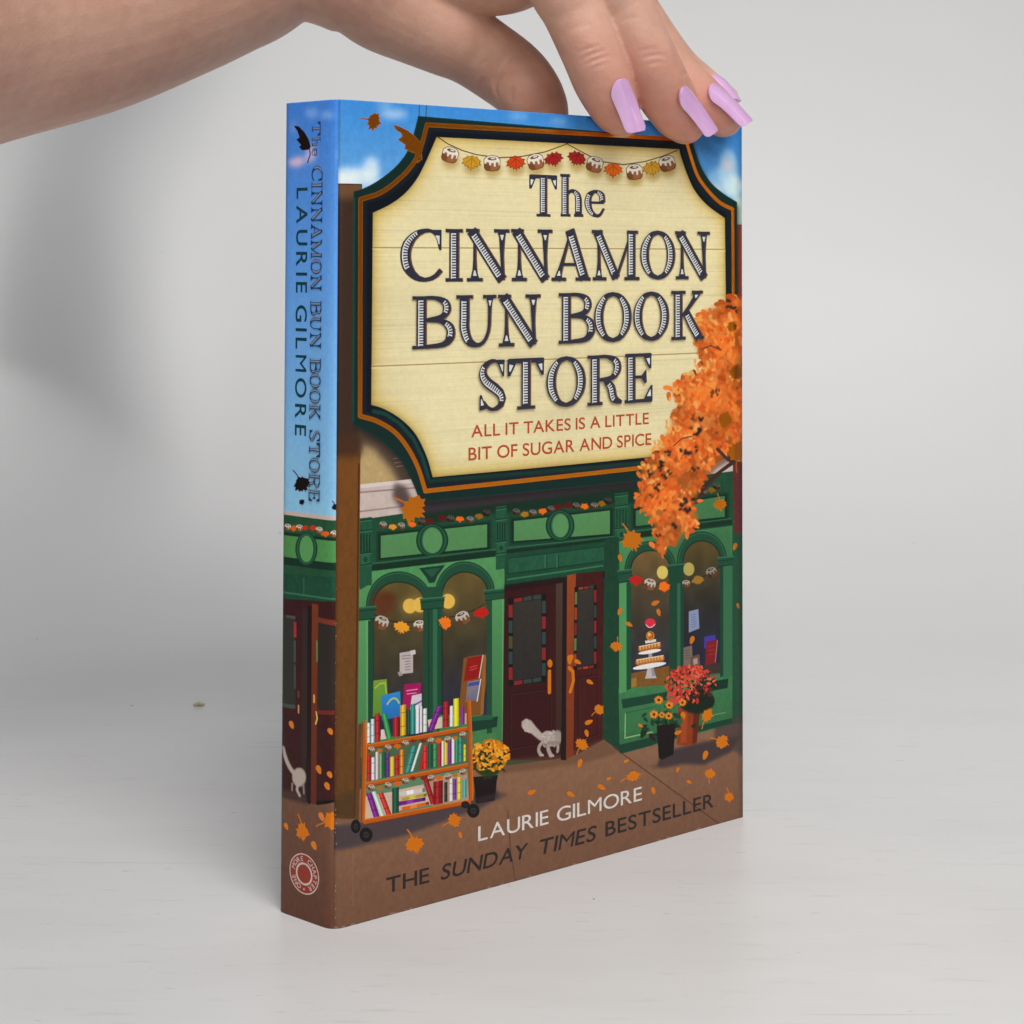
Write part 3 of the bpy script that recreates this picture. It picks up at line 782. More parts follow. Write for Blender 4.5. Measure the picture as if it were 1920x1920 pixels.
    for i in range(70):
        petal(cv, 1250 + rng.normal(0, 17), 1352 + rng.normal(0, 11), 6, rng.random() * 6.28, [(28, 64, 40), (22, 48, 32), (46, 92, 54)][rng.integers(3)])
    Pl([(1230, 1360), (1266, 1356), (1262, 1414), (1240, 1424), (1234, 1420)], (36, 26, 26), col2=(26, 20, 20)); petal(cv, 1205, 1374, 11, 2.0, (36, 44, 30)); petal(cv, 1222, 1382, 9, .9, (44, 34, 30)); petal(cv, 1209, 1366, 8, .2, (30, 60, 40))
    for (x, y, r) in ((1234, 1312, 8.5), (1254, 1322, 7.5), (1279, 1317, 7.5), (1225, 1339, 8.5), (1253, 1342, 7.5), (1240, 1340, 6), (1280, 1340, 5)):
        for k in range(11): 
            a = k * 6.283 / 11; petal(cv, x + r * .55 * math.cos(a), y + r * .5 * math.sin(a), r * .5, a, [(222, 136, 40), (204, 112, 30)][k % 2])
        cv.ell(x, y, r * .32, r * .3, (70, 34, 20))
    # --- the hanging sign
    A = lambda *p: [tuple(q) for q in spl(p, 22)]
    outer = [(783.5, 217.5), (1297, 262)] + A((1301, 276), (1312.5, 309), (1331, 340), (1354, 361), (1382, 379)) + [(1385, 800), (1383, 845), (1340, 870), (1318, 890), (795, 942)] + A((787, 942), (774, 907), (752, 866), (720, 832), (690, 812), (660, 797)) + A((662.7, 359), (682, 353), (709.6, 338), (741, 313), (762, 286), (774, 255), (783.5, 217.5))[:-1]
    inner = [(818, 257), (1273, 280)] + A((1275, 290), (1287.5, 326), (1302, 357), (1325, 384), (1359, 409)) + [(1364, 790), (1320, 815), (1290, 850)] + A((810.6, 894.6), (799, 855), (778, 813), (749, 784), (718, 766), (696, 759)) + A((699, 399), (730, 384), (757.5, 364), (780, 337), (797, 305), (818, 257))[:-1]
    fl = A((676, 374), (714, 361), (749, 335), (774, 307), (789, 275), (800, 234)) + A((1285.4, 262), (1296, 297), (1308, 330), (1327, 357), (1350, 380), (1374, 392.5)) + [(1377, 800), (1345, 825), (1310, 865)] + A((797, 920.6), (784.6, 880), (766, 842.5), (741, 811), (707.5, 790), (675, 780)) + [(676, 374)]
    Pl(np.array(outer) + [4, 8], (30, 26, 28), a=.5, soft=5)
    Pl(outer, (30, 52, 46))
    o2 = np.array(outer); c0 = np.array([1025., 575.])
    Pl(c0 + (o2 - c0) * .992, (24, 46, 42))
    # the bevel between foil line and board
    Pl(fl, (30, 36, 40)); Pl(c0 + (np.array(fl) - c0) * .965, (24, 28, 34), soft=2)
    cv.line([(700, 771), (722, 776), (749, 794), (774, 822), (792, 858), (803, 896)], 7, (26, 66, 60), soft=2); cv.line([(806, 902), (1200, 868)], 8, (26, 54, 48), soft=2)
    cv.line([(664, 372), (662, 790)], 4, (30, 74, 62), a=.7, soft=1.5)
    cv.line(fl, 7.5, (160, 74, 20), foil=1.0)
    # cream boards with a yellowed rim
    m = cv.mask(cv.px(inner))
    x0, y0, x1, y1, c = m
    edge = gauss(c, 26)
    edge2 = gauss(c, 8)
    k = np.clip((1 - edge) * 1.5, 0, 1)[..., None]
    C = np.array([218, 205, 160.]) * (1 - k) + np.array([198, 166, 82.]) * k
    C *= (1 - .20 * np.clip((1 - edge2) * 1.4, 0, 1))[..., None]
    g = smooth_noise(y1 - y0, x1 - x0, 3, 260) * .5 + smooth_noise(y1 - y0, x1 - x0, 8, 380) * .5
    warp = smooth_noise(y1 - y0, x1 - x0, 150, 200)
    C *= (1 + .05 * (g - .5) - .05 * (warp - .5))[..., None]
    gl = smooth_noise(y1 - y0, x1 - x0, 2.2, 420)
    C *= (1 - .05 * np.clip((gl - .72) * 5, 0, 1))[..., None]
    R = cv.rgb[y0:y1, x0:x1]; R[:] = R * (1 - c[..., None]) + C / 255 * c[..., None]
    Fm = cv.foil[y0:y1, x0:x1]; Fm[:] = Fm * (1 - c)
    for (a, b) in (((699, 464), (1360, 467.5)), ((697, 687), (1330, 661))):
        cv.line([a, b], 2, (138, 108, 62), a=.75); cv.line([(a[0], a[1] + 3), (b[0], b[1] + 3)], 2.5, (226, 212, 166), a=.5)
    # bunting on the sign, with the little shade it has in the print
    S1 = arc((820, 258), (932, 297), (1061, 270), 24)
    S1 = [(820, 257), (839, 270), (865, 282), (891, 290), (932, 296), (974, 294), (1020, 285), (1061, 270)]
    S2 = [(1061, 270), (1094, 288), (1125, 303), (1167, 309), (1208, 303), (1240, 293.5), (1269, 282)]
    items = [('b', 843, 290, .3), ('g', 883, 302, .1), ('b', 921, 306, 0), ('o', 965, 303, -.1), ('b', 1002, 303, -.25), ('r', 1035, 296, -.3), ('r', 1080, 295, .4), ('b', 1113, 308, .3), ('O', 1148, 316, .05), ('b', 1188, 322, -.08), ('g', 1221, 313, -.15), ('b', 1250, 306, -.3)]
    for (t, x, y, r) in items:
        cv.ell(x + 1, y + 12, 16, 15, (150, 116, 50), a=.6, soft=7)
    for s in (S1, S2): cv.line(s, 1.8, (60, 40, 24))
    for (t, x, y, r) in items:
        if t == 'b': bun(cv, x, y, 14.5, r)
        else:
            cc = {'g': (190, 140, 40), 'o': (192, 66, 30), 'r': (150, 38, 36), 'O': (212, 96, 26)}[t]
            dk = tuple(v * .6 for v in cc)
            leaf(cv, x, y, 19, math.pi + r, dk, stem=False, jag=.02); leaf(cv, x, y, 17, math.pi + r, cc, stem=False, vein=dk, jag=.02)
    # --- garlands over the fascia
    def gar(lst):
        for (t, x, y, d) in lst:
            if t == 'b': bun(cv, x, y, 6.6, .2, d * .78, False)
            else: leaf(cv, x, y, 8.4, math.pi, tuple(v * d for v in {'g': (210, 140, 40), 'o': (222, 100, 26), 'r': (130, 34, 32)}[t]), stem=False)
    gar([('b', 718, 984, .9), ('g', 736, 987, 1), ('b', 752, 986, .9), ('o', 772, 982, 1), ('b', 790, 978, .5), ('r', 805, 976, .7), ('r', 828, 970, .7), ('b', 844, 972, .5), ('o', 861, 972, 1), ('b', 880, 974, .75), ('g', 897, 967, .65), ('b', 911, 961, .4),
         ('b', 966, 959, .55), ('g', 982, 963, .75), ('b', 997, 961, .7), ('o', 1015, 957, 1), ('b', 1031, 954, .6), ('r', 1044, 949, .7), ('r', 1063, 946, .7), ('b', 1078, 948, .6), ('o', 1094, 948, 1), ('b', 1112, 948, .7), ('g', 1126, 943, .65), ('b', 1138, 938, .4),
         ('b', 1319, 923, .6), ('g', 1334, 918, .6), ('b', 1344, 911, .5)])
    # --- autumn tree: limbs, then clumps of brushed leaves
    for p, wd in (([(1400, 1000), (1392, 880), (1372, 862), (1345, 842)], 15), ([(1375, 868), (1340, 892), (1318, 915), (1310, 940), (1290, 948), (1262, 935)], 6), ([(1345, 842), (1332, 830)], 9), ([(1395, 790), (1380, 784), (1374, 770)], 4), ([(1262, 830), (1285, 818), (1300, 822)], 3), ([(1310, 655), (1335, 650), (1360, 660)], 4), ([(1310, 930), (1330, 905), (1350, 888)], 5)):
        cv.line(p, wd, (64, 42, 38))
    tree = [(1345, 575), (1322, 582), (1304, 600), (1302, 622), (1302, 640), (1310, 665), (1322, 680), (1314, 690), (1318, 700), (1290, 702), (1270, 718), (1258, 726), (1262, 745), (1275, 765), (1262, 770), (1256, 790), (1262, 806), (1248, 812), (1242, 826), (1240, 842), (1216, 856), (1206, 872), (1198, 888), (1204, 905), (1196, 925), (1190, 940), (1205, 955), (1218, 970), (1226, 988), (1232, 1010), (1226, 1030), (1245, 1042), (1252, 1020), (1268, 1018), (1282, 1000), (1306, 985), (1310, 968), (1300, 955), (1304, 935), (1314, 905), (1336, 880), (1348, 868), (1372, 850), (1400, 850), (1400, 560), (1375, 556)]
    T = np.array(tree, float)
    def inside(x, y):
        a, b = T, np.roll(T, -1, 0)
        c = ((a[:, 1] > y) != (b[:, 1] > y)) & (x < (b[:, 0] - a[:, 0]) * (y - a[:, 1]) / (b[:, 1] - a[:, 1] + 1e-9) + a[:, 0])
        return c.sum() % 2 == 1
    pal = np.array([(208, 96, 36), (222, 120, 48), (192, 74, 28), (232, 144, 70), (214, 106, 42), (172, 62, 28)])
    hol = [(1290, 895, 16), (1352, 870, 16), (1275, 845, 9), (1232, 960, 8), (1300, 942, 10), (1265, 990, 7), (1322, 800, 6), (1216, 915, 6), (1250, 900, 6)]
    Pl(c0 * 0 + T, (196, 92, 32), a=.75, soft=6)
    for i in range(3400):
        x, y = 1188 + rng.random() * 212, 552 + rng.random() * 495
        jx, jy = x + rng.normal(0, 5), y + rng.normal(0, 5)
        if not inside(jx, jy): continue
        if any((x - hx) ** 2 + (y - hy) ** 2 < hr * hr for hx, hy, hr in hol) and rng.random() < .75: continue
        sh = math.sin(x * .07 + y * .03) * .5 + math.sin(y * .055 - x * .02) * .5
        c = (pal[rng.integers(6)] * .55 + np.array((210, 102, 40)) * .45) * (1 + .16 * sh + rng.normal(0, .035))
        if rng.random() < .04: c = np.array((232, 156, 84))
        if rng.random() < .02: c = np.array((120, 56, 28))
        petal(cv, x, y, 3 + rng.random() * 6.5, rng.normal(1.2, .9), np.clip(c, 0, 255))
    for (x, y) in ((1310, 600), (1262, 735), (1225, 838), (1216, 880), (1300, 700), (1330, 690), (1260, 800)):
        for k in range(9): petal(cv, x + rng.normal(0, 9), y + rng.normal(0, 9), 5, rng.random() * 6, (226, 156, 78))
    for (x, y, r) in ((1372, 575, 7), (1365, 568, 5), (1380, 583, 4), (1345, 733, 5), (1312, 806, 8), (1315, 785, 6), (1304, 815, 6), (1290, 850, 6), (1280, 848, 7), (1238, 868, 8), (1236, 880, 5), (1255, 885, 5), (1245, 893, 6), (1230, 915, 7), (1302, 880, 6), (1308, 840, 5), (1263, 985, 7), (1215, 890, 6), (1275, 950, 7), (1290, 955, 8), (1218, 930, 4), (1252, 850, 6), (1234, 1005, 5), (1298, 938, 6), (1284, 940, 7)):
        for k in range(4): petal(cv, x + rng.normal(0, 2.6), y + rng.normal(0, 2.6), r * .62, rng.random() * 6.28, (46, 36, 32))
    # the clumps are brushed wet into wet: soften them
    m = cv.mask(cv.px(T))
    x0, y0, x1, y1, c = m
    c = gauss(c, 5)[..., None] * .75
    R = cv.rgb[y0:y1, x0:x1]
    R[:] = R * (1 - c) + np.stack([gauss(R[..., i], 2.2) for i in range(3)], 2) * c
    cv.line([(1372, 866), (1340, 890), (1318, 912), (1312, 930)], 4, (60, 44, 40)); cv.line([(1345, 842), (1365, 862)], 7, (66, 50, 46)); cv.line([(1262, 836), (1278, 822), (1296, 818)], 2.5, (96, 56, 50)); cv.line([(1315, 655), (1332, 648), (1352, 656)], 3, (120, 58, 40))
    Pl([(1374, 868), (1400, 862), (1400, 1000), (1376, 1000)], (92, 44, 42), tex=.1)
    # --- foil leaves blowing over everything
    for (x, y, r, rot, sx) in ((699, 227, 18, 1.9, 1), (772, 952, 30, 2.2, .95), (1182, 1010, 26, 2.75, .8), (1154, 1210, 13, 3.4, .9), (1120, 1330, 13, 1.0, .8), (1088, 1396, 15, .6, .9), (1325, 1343, 20, .5, .5), (1352, 1390, 17, 2.0, .8),
                               (1350, 944, 15, 3.0, .85), (776, 1580, 22, 2.8, .8), (849, 1538, 17, 1.2, .8), (1331, 1452, 13, .2, .8), (1367, 1493, 13, 3.0, .7), (1184, 1455, 19, 1.3, .5), (1372, 614, 16, .3, .6), (1380, 700, 22, .2, .6), (1360, 790, 24, .15, .6), (1384, 850, 28, .2, .8)):
        leaf(cv, x, y, r, rot, OR, foil=1.0, sx=sx, jag=.035)
    h = LEAF[:14] * 34
    Pl([(737, 234), (748, 237), (764, 245), (776, 254), (787, 266), (791, 282), (786, 296), (778, 288), (768, 284), (758, 279), (760, 272), (746, 262), (754, 256), (752, 250), (742, 243)], OR, foil=1.0)
    cv.line([(788, 284), (790, 298), (782, 304)], 2.4, OR, foil=1.0)
    for i, (x, y, r) in enumerate(((1161, 1046, 7), (1160, 1146, 7), (1178, 1170, 7), (1228, 1130, 8), (1234, 1148, 7), (1297, 1200, 8), (1104, 1278, 7), (1102, 1353, 8), (1098, 1374, 7), (1068, 1234, 8), (1081, 1240, 7), (1271, 1373, 7), (1281, 1341, 7), (1085, 1430, 8), (1126, 1475, 8), (1140, 1459, 5), (1224, 1482, 7), (1270, 1443, 5), (1292, 1466, 5), (995, 1484, 8), (862, 1565, 6), (1322, 1416, 9), (1068, 1488, 8), (1173, 1426, 5), (1384, 1136, 5), (1378, 1025, 7), (1200, 1360, 5))):
        petal(cv, x, y, r, [1.3, 1.9, .5, -.4][i % 4], OR, foil=.9)
    # brass door furniture, stamped in foil too
    cv.ell(1029, 1243, 4.4, 7.5, OR, foil=1.0); cv.line([(1028, 1258), (1028, 1297)], 7, OR, foil=1.0)
    cv.line([(1065, 1251), (1072, 1258), (1073, 1275), (1067, 1296)], 6, OR, foil=1.0); petal(cv, 1066, 1236, 9, 1.57, OR, foil=1.0)
    for i in range(60):                                         # scuffed edges
        t = rng.random() ** 2
        petal(cv, 628 + 765 * t, 1743 - 211 * t - rng.random(), 1.5 + rng.random() * 4, -.27, (140, 114, 98)) if i % 3 == 0 else None
        petal(cv, 630 + rng.random() * 2 - t, 200 + 1530 * rng.random(), .8 + rng.random(), 1.57, (150, 140, 134))
    # faint overall brush texture and print grain
    n = smooth_noise(cv.h, cv.w, 4, 4) * .5 + smooth_noise(cv.h, cv.w, 11, 11) * .5
    cv.rgb *= (1 + .05 * (n - .5))[..., None]
    return cv


def paint_spine():
    cv = Canvas(BT, BH, spine_mm)
    Pl = cv.poly
    Pl([(500, 180), (660, 180), (660, 1010), (500, 1010)], (56, 108, 180), col2=(126, 172, 216), tex=.03)
    for (x, y, rx, ry, a, c) in ((580, 212, 12, 9, .4, (170, 190, 218)), (608, 216, 12, 6, .5, (170, 190, 218)), (549, 305, 14, 8, .75, (226, 176, 186)), (578, 288, 10, 16, .65, (216, 176, 196)), (562, 300, 14, 6, .6, (222, 178, 190)), (630, 290, 5, 8, .4, (180, 176, 206)), (545, 240, 8, 12, .3, (150, 150, 200))):
        cv.ell(x, y, rx, ry, c, a=a, soft=7)
    # shop front continuing round the spine
    S = lambda *p: [(500 + a / 4.8, 940 + b / 4.8) for a, b in p]
    Pl(S((100, 75), (700, 150), (700, 190), (100, 115)), (172, 154, 146)); Pl(S((100, 112), (700, 188), (700, 1000), (100, 960)), (30, 72, 46), tex=.08)
    Pl(S((100, 290), (700, 370), (700, 590), (100, 500)), (66, 126, 64), tex=.04); Pl(S((100, 270), (700, 345), (700, 372), (100, 296)), (20, 44, 32)); Pl(S((100, 490), (700, 570), (700, 640), (100, 560)), (20, 46, 34))
    for (rx, ry, c) in ((100, 150, (22, 56, 40)), (86, 138, (36, 88, 58)), (74, 126, (22, 58, 42)), (62, 120, (74, 136, 72))): cv.ell(500 + 335 / 4.8, 940 + 425 / 4.8, rx / 4.8, ry / 4.8, c)
    Pl(S((100, 640), (700, 690), (700, 960), (100, 880)), (24, 66, 46), tex=.1); cv.line(S((100, 810), (450, 860), (700, 900)), 3, (44, 100, 70)); cv.line(S((310, 690), (310, 820)), 4, (34, 84, 60)); 
    for k, (x, y) in enumerate(((165, 228), (222, 235), (272, 235), (322, 232), (394, 232), (448, 255), (505, 285), (575, 292))):
        if k in (1, 6): leaf(cv, 500 + x / 4.8, 940 + y / 4.8, 8, math.pi, (222, 84, 24), stem=False)
        elif k in (3, 4): leaf(cv, 500 + x / 4.8, 940 + y / 4.8, 7, math.pi, (176, 44, 26), stem=False)
        else: bun(cv, 500 + x / 4.8, 940 + y / 4.8, 6.4, .2, .85, False)
    Pl([(500, 1120), (660, 1130), (660, 1500), (500, 1500)], (52, 26, 26), tex=.1)
    Pl([(520, 1150), (549, 1154), (549, 1322), (520, 1318)], (46, 44, 40)); Pl([(546, 1165), (551, 1166), (551, 1195), (546, 1194)], (140, 44, 46)); Pl([(546, 1200), (550, 1200), (550, 1240), (546, 1240)], (56, 70, 60)); Pl([(546, 1245), (550, 1245), (550, 1290), (546, 1290)], (60, 64, 56)); Pl([(520, 1316), (549, 1321), (549, 1328), (520, 1324)], (60, 70, 60)); Pl([(532, 1152), (549, 1155), (549, 1160), (532, 1157)], (70, 70, 66))
    Pl([(562, 1140), (577, 1140), (576, 1500), (560, 1500)], (48, 36, 34)); Pl([(572, 1135), (580, 1136), (578, 1500), (570, 1500)], (34, 20, 20)); Pl([(580, 1131), (592, 1133), (590, 1300), (588, 1508), (578, 1508)], (104, 48, 28), col2=(88, 40, 28))
    Pl([(592, 1165), (640, 1174), (640, 1330), (590, 1330)], (42, 36, 34)); Pl([(590, 1156), (640, 1168), (640, 1178), (592, 1166)], (104, 46, 34)); Pl([(588, 1200), (591, 1200), (591, 1240), (588, 1240)], (86, 112, 62)); Pl([(622, 1180), (626, 1181), (626, 1205), (622, 1205)], (140, 60, 44)); Pl([(590, 1330), (640, 1334), (640, 1342), (590, 1338)], (96, 38, 32))
    cv.line([(555, 1322), (555, 1335)], 3.4, (176, 124, 80)); cv.line([(555, 1296), (555, 1305)], 4, (90, 54, 40)); cv.line([(584, 1303), (584, 1315)], 4, (200, 140, 70)); cv.line([(588, 1334), (590, 1346), (587, 1356)], 3, (206, 170, 80))
    Pl([(500, 1486), (575, 1504), (590, 1508), (640, 1502), (640, 1780), (500, 1780)], (100, 70, 54), col2=(84, 54, 42), tex=.06); Pl([(500, 1475), (545, 1482), (572, 1494), (572, 1508), (520, 1492)], (64, 46, 40), soft=4)
    cw = (158, 144, 134)
    cv.line(arc((526, 1402), (534, 1428), (546, 1448)), 9, cw, soft=1.2); cv.ell(556, 1456, 13, 18, cw, soft=1.5); cv.line([(554, 1462), (552, 1480), (557, 1490)], 6, cw, soft=1); cv.line([(543, 1468), (543, 1480)], 4, (130, 116, 108), soft=1); cv.line([(564, 1470), (565, 1486)], 4, (130, 116, 108), soft=1)
    Pl([(569, 1420), (577, 1420), (576, 1508), (570, 1502)], (36, 22, 22))
    for (x, y, r) in ((542, 1358, 8), (613, 1371, 7), (593, 1442, 9), (612, 1452, 7), (608, 1473, 8), (532, 1548, 7), (584, 1584, 9)):
        petal(cv, x, y, r, 1.2, (206, 112, 40), foil=.5)
    leaf(cv, 562, 1555, 24, 3.0, (196, 98, 22), foil=.6, sx=.5); leaf(cv, 612, 1540, 20, 1.4, (196, 98, 22), foil=.6, sx=.9); petal(cv, 598, 1530, 9, 1.2, (190, 110, 50))
    # leaves in the blue: the foil's dark reflection painted as near-black ink
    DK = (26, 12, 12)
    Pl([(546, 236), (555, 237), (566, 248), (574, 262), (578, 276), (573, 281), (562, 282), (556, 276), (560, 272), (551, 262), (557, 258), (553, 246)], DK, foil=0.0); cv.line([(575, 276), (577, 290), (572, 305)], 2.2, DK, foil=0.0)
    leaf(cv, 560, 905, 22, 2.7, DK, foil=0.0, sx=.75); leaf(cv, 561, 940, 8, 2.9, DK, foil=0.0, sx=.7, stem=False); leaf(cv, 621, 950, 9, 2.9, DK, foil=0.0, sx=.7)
    n = smooth_noise(cv.h, cv.w, 4, 4)
    cv.rgb *= (1 + .04 * (n - .5))[..., None]
    return cv


def cover_material(name, cv, gain=1.0):
    m, nt, b = material(name)
    im = cv.image(name, gain)
    tx = node(nt, 'ShaderNodeTexImage')
    tx.image = im
    tx.extension = 'EXTEND'
    uv = node(nt, 'ShaderNodeUVMap', uv_map='UVMap')
    nt.links.new(uv.outputs[0], tx.inputs[0])
    col = mix(nt, tx.outputs['Alpha'], tx.outputs['Color'], (0.95, 0.27, 0.02))
    nt.links.new(col, b.inputs['Base Color'])
    nt.links.new(tx.outputs['Alpha'], b.inputs['Metallic'])
    tc = node(nt, 'ShaderNodeTexCoord')
    n = node(nt, 'ShaderNodeTexNoise', Scale=18.0, Detail=2.0)
    nt.links.new(tc.outputs['Object'], n.inputs['Vector'])
    n2 = node(nt, 'ShaderNodeTexNoise', Scale=2200.0, Detail=2.0)
    nt.links.new(tc.outputs['Object'], n2.inputs['Vector'])
    ad = node(nt, 'ShaderNodeMath', operation='MULTIPLY_ADD')
    ad.inputs[1].default_value = 0.012
    nt.links.new(n2.outputs[0], ad.inputs[0])
    nt.links.new(n.outputs[0], ad.inputs[2])
    bp = node(nt, 'ShaderNodeBump', Strength=0.25, Distance=0.0012)
    nt.links.new(ad.outputs[0], bp.inputs['Height'])
    nt.links.new(bp.outputs[0], b.inputs['Normal'])
    rr = node(nt, 'ShaderNodeMath', operation='MULTIPLY_ADD')
    rr.inputs[1].default_value = -0.10
    rr.inputs[2].default_value = 0.38
    nt.links.new(tx.outputs['Alpha'], rr.inputs[0])
    nt.links.new(rr.outputs[0], b.inputs['Roughness'])
    b.inputs['Specular IOR Level'].default_value = 0.22
    return m


book = bpy.data.objects.new('book', None)
COL.objects.link(book)
tag(book, 'paperback novel with green shop front and cream sign on its cover, standing upright', 'book')
book.empty_display_size = 0.02


def W(x, y, z):
    """book frame (mm) -> world metres"""
    return tuple((EX * x + EY * y + EZ * z) * MM)


SX, SY = BT * math.sin(SA), BT * math.cos(SA)           # back hinge, book frame


def bow(u):
    """the front board of a handled paperback is not quite flat"""
    return -0.55 * math.sin(math.pi * min(max(u / BW, 0), 1)) ** 2


PART = {}


def build_book():
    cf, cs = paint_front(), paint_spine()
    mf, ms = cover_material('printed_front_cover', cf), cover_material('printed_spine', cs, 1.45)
    mp, nt, b = material('paper')
    tc = node(nt, 'ShaderNodeTexCoord')
    n = node(nt, 'ShaderNodeTexNoise', Scale=60.0)
    nt.links.new(tc.outputs['Object'], n.inputs['Vector'])
    nt.links.new(ramp(nt, n.outputs[0], [(0, (.62, .58, .50)), (1, (.74, .70, .62))]), b.inputs['Base Color'])
    b.inputs['Roughness'].default_value = .8
    # outline of the wrap-round cover in plan: fore edge -> front -> rounded hinge -> spine -> rounded hinge -> back
    r = 3.3
    def fillet(p, d0, d1, r, n=7):
        d0, d1 = np.array(d0), np.array(d1)
        a, c = np.array(p) + d0 * r, np.array(p) + d1 * r
        t = np.linspace(0, 1, n)[:, None]
        return (1 - t) ** 2 * a + 2 * t * (1 - t) * np.array(p) + t * t * c
    us = (math.sin(SA), math.cos(SA))
    hinge = fillet((0, 0), (1, 0), us, r)                       # front -> spine
    backh = fillet((SX, SY), (-us[0], -us[1]), (1, 0), 2.6)
    frontx = np.linspace(BW, r, 40)
    front_path = [(x, bow(x)) for x in frontx[:-1]] + [tuple(p) for p in hinge[:4]]
    spine_path = [tuple(p) for p in hinge[3:]] + [(us[0] * s, us[1] * s) for s in np.linspace(r, BT - 2.6, 12)[1:-1]] + [tuple(p) for p in backh[:4]]
    back_path = [tuple(p) for p in backh[3:]] + [(x, SY) for x in np.linspace(SX + 2.6, BW - 1, 20)[1:]]
    th = 0.35
    zs = [0.0, 0.35] + list(np.linspace(2, BH - 2, 40)) + [BH - 0.35, BH]

    def sheet(name, path, uvf, mat):
        path = np.array(path)
        d = np.gradient(path, axis=0)
        d /= np.linalg.norm(d, axis=1)[:, None]
        nrm = np.stack([d[:, 1], -d[:, 0]], 1)                 # inward side of the path
        # make sure nrm points into the book
        mid = np.array([BW / 2, SY / 2])
        if ((mid - path.mean(0)) @ nrm.mean(0)) < 0: nrm = -nrm
        V, Fc, UV = [], [], []
        n, k = len(path), len(zs)
        for side in (0, 1):
            for z in zs:
                for i in range(n):
                    p = path[i] + nrm[i] * th * side
                    V.append(W(p[0], p[1], z))
        id_ = lambda s, j, i: s * n * k + j * n + i
        for j in range(k - 1):
            for i in range(n - 1):
                Fc.append((id_(0, j, i), id_(0, j, i + 1), id_(0, j + 1, i + 1), id_(0, j + 1, i))); UV.append(0)
                Fc.append((id_(1, j, i), id_(1, j + 1, i), id_(1, j + 1, i + 1), id_(1, j, i + 1))); UV.append(1)
        for i in range(n - 1):
            Fc.append((id_(0, 0, i), id_(1, 0, i), id_(1, 0, i + 1), id_(0, 0, i + 1))); UV.append(1)
            Fc.append((id_(0, k - 1, i), id_(0, k - 1, i + 1), id_(1, k - 1, i + 1), id_(1, k - 1, i))); UV.append(1)
        for j in range(k - 1):
            Fc.append((id_(0, j, 0), id_(0, j + 1, 0), id_(1, j + 1, 0), id_(1, j, 0))); UV.append(1)
            Fc.append((id_(0, j, n - 1), id_(1, j, n - 1), id_(1, j + 1, n - 1), id_(0, j + 1, n - 1))); UV.append(1)
        me = mesh(name, V, Fc)
        me.materials.append(mat); me.materials.append(mp)
        lay = me.uv_layers.new(name='UVMap')
        s = np.concatenate([[0], np.cumsum(np.linalg.norm(np.diff(path, axis=0), axis=1))])
        for poly in me.polygons:
            poly.material_index = UV[poly.index]
            poly.use_smooth = UV[poly.index] == 0
            for li in poly.loop_indices:
                vi = me.loops[li].vertex_index % (n * k)
                lay.data[li].uv = (uvf(path[vi % n], s[vi % n], s[-1]), zs[vi // n] / BH)
        o = link(name, me, book)
        return o

    PART['front'] = sheet('front_cover', front_path, lambda p, s, S: (BW - s) / BW if p[0] > 0.01 else max(0.0, (BW - s) / BW), mf)
    PART['spine'] = sheet('spine', spine_path, lambda p, s, S: 1 - (s + 1.2) / BT, ms)
    # back cover: plain blue above, brown below (never faces the camera)
    mb, nt, b = material('printed_back_cover')
    tc = node(nt, 'ShaderNodeTexCoord')
    sp = node(nt, 'ShaderNodeSeparateXYZ')
    nt.links.new(tc.outputs['Generated'], sp.inputs[0])
    nt.links.new(ramp(nt, sp.outputs[2], [(0.0, ink(104, 66, 50)), (0.22, ink(112, 80, 60)), (0.24, ink(30, 72, 46)), (0.5, ink(34, 84, 54)), (0.51, ink(112, 160, 208)), (1.0, ink(52, 108, 186))]), b.inputs['Base Color'])
    b.inputs['Roughness'].default_value = .36
    sheet('back_cover', back_path, lambda p, s, S: s / S, mb)
    # page block: leaves as fine ridges along the fore edge and top
    V, Fc = [], []
    e = 0.7
    plan = [(BW - 1.2, e), (3.2, e), (us[0] * 3 + 1.2, us[1] * 3), (SX + 3.5, SY - 2.5), (SX + 4.5, SY - e), (BW - 2, SY - e)]
    for z in (0.8, BH - 0.9):
        for p in plan: V.append(W(p[0], p[1], z))
    n = len(plan)
    Fc = [tuple(range(n))[::-1], tuple(range(n, 2 * n))] + [(i, (i + 1) % n, n + (i + 1) % n, n + i) for i in range(n)]
    me = mesh('page_block', V, Fc)
    m, nt, b = material('page_edges')
    tc = node(nt, 'ShaderNodeTexCoord')
    mpn = node(nt, 'ShaderNodeMapping')
    mpn.inputs['Rotation'].default_value = (0, 0, -YAW)
    mpn.inputs['Scale'].default_value = (2, 900, 2)
    nt.links.new(tc.outputs['Object'], mpn.inputs[0])
    nn = node(nt, 'ShaderNodeTexNoise', Scale=4.0)
    nt.links.new(mpn.outputs[0], nn.inputs['Vector'])
    nt.links.new(ramp(nt, nn.outputs[0], [(.3, (.50, .45, .37)), (.7, (.72, .67, .57))]), b.inputs['Base Color'])
    b.inputs['Roughness'].default_value = .9
    me.materials.append(m)
    link('page_block', me, book)


build_book()


# ------------------------------------------------------------------ lettering (thin ink sheets just proud of the cover)
def ink_material(name, c, rough=.36):
    m, nt, b = material(name)
    tc = node(nt, 'ShaderNodeTexCoord')
    n = node(nt, 'ShaderNodeTexNoise', Scale=900.0)
    nt.links.new(tc.outputs['Object'], n.inputs['Vector'])
    k = ink(*c)
    nt.links.new(ramp(nt, n.outputs[0], [(.3, tuple(v * .88 for v in k)), (.7, tuple(min(.86, v * 1.1) for v in k))]), b.inputs['Base Color'])
    b.inputs['Roughness'].default_value = rough
    return m


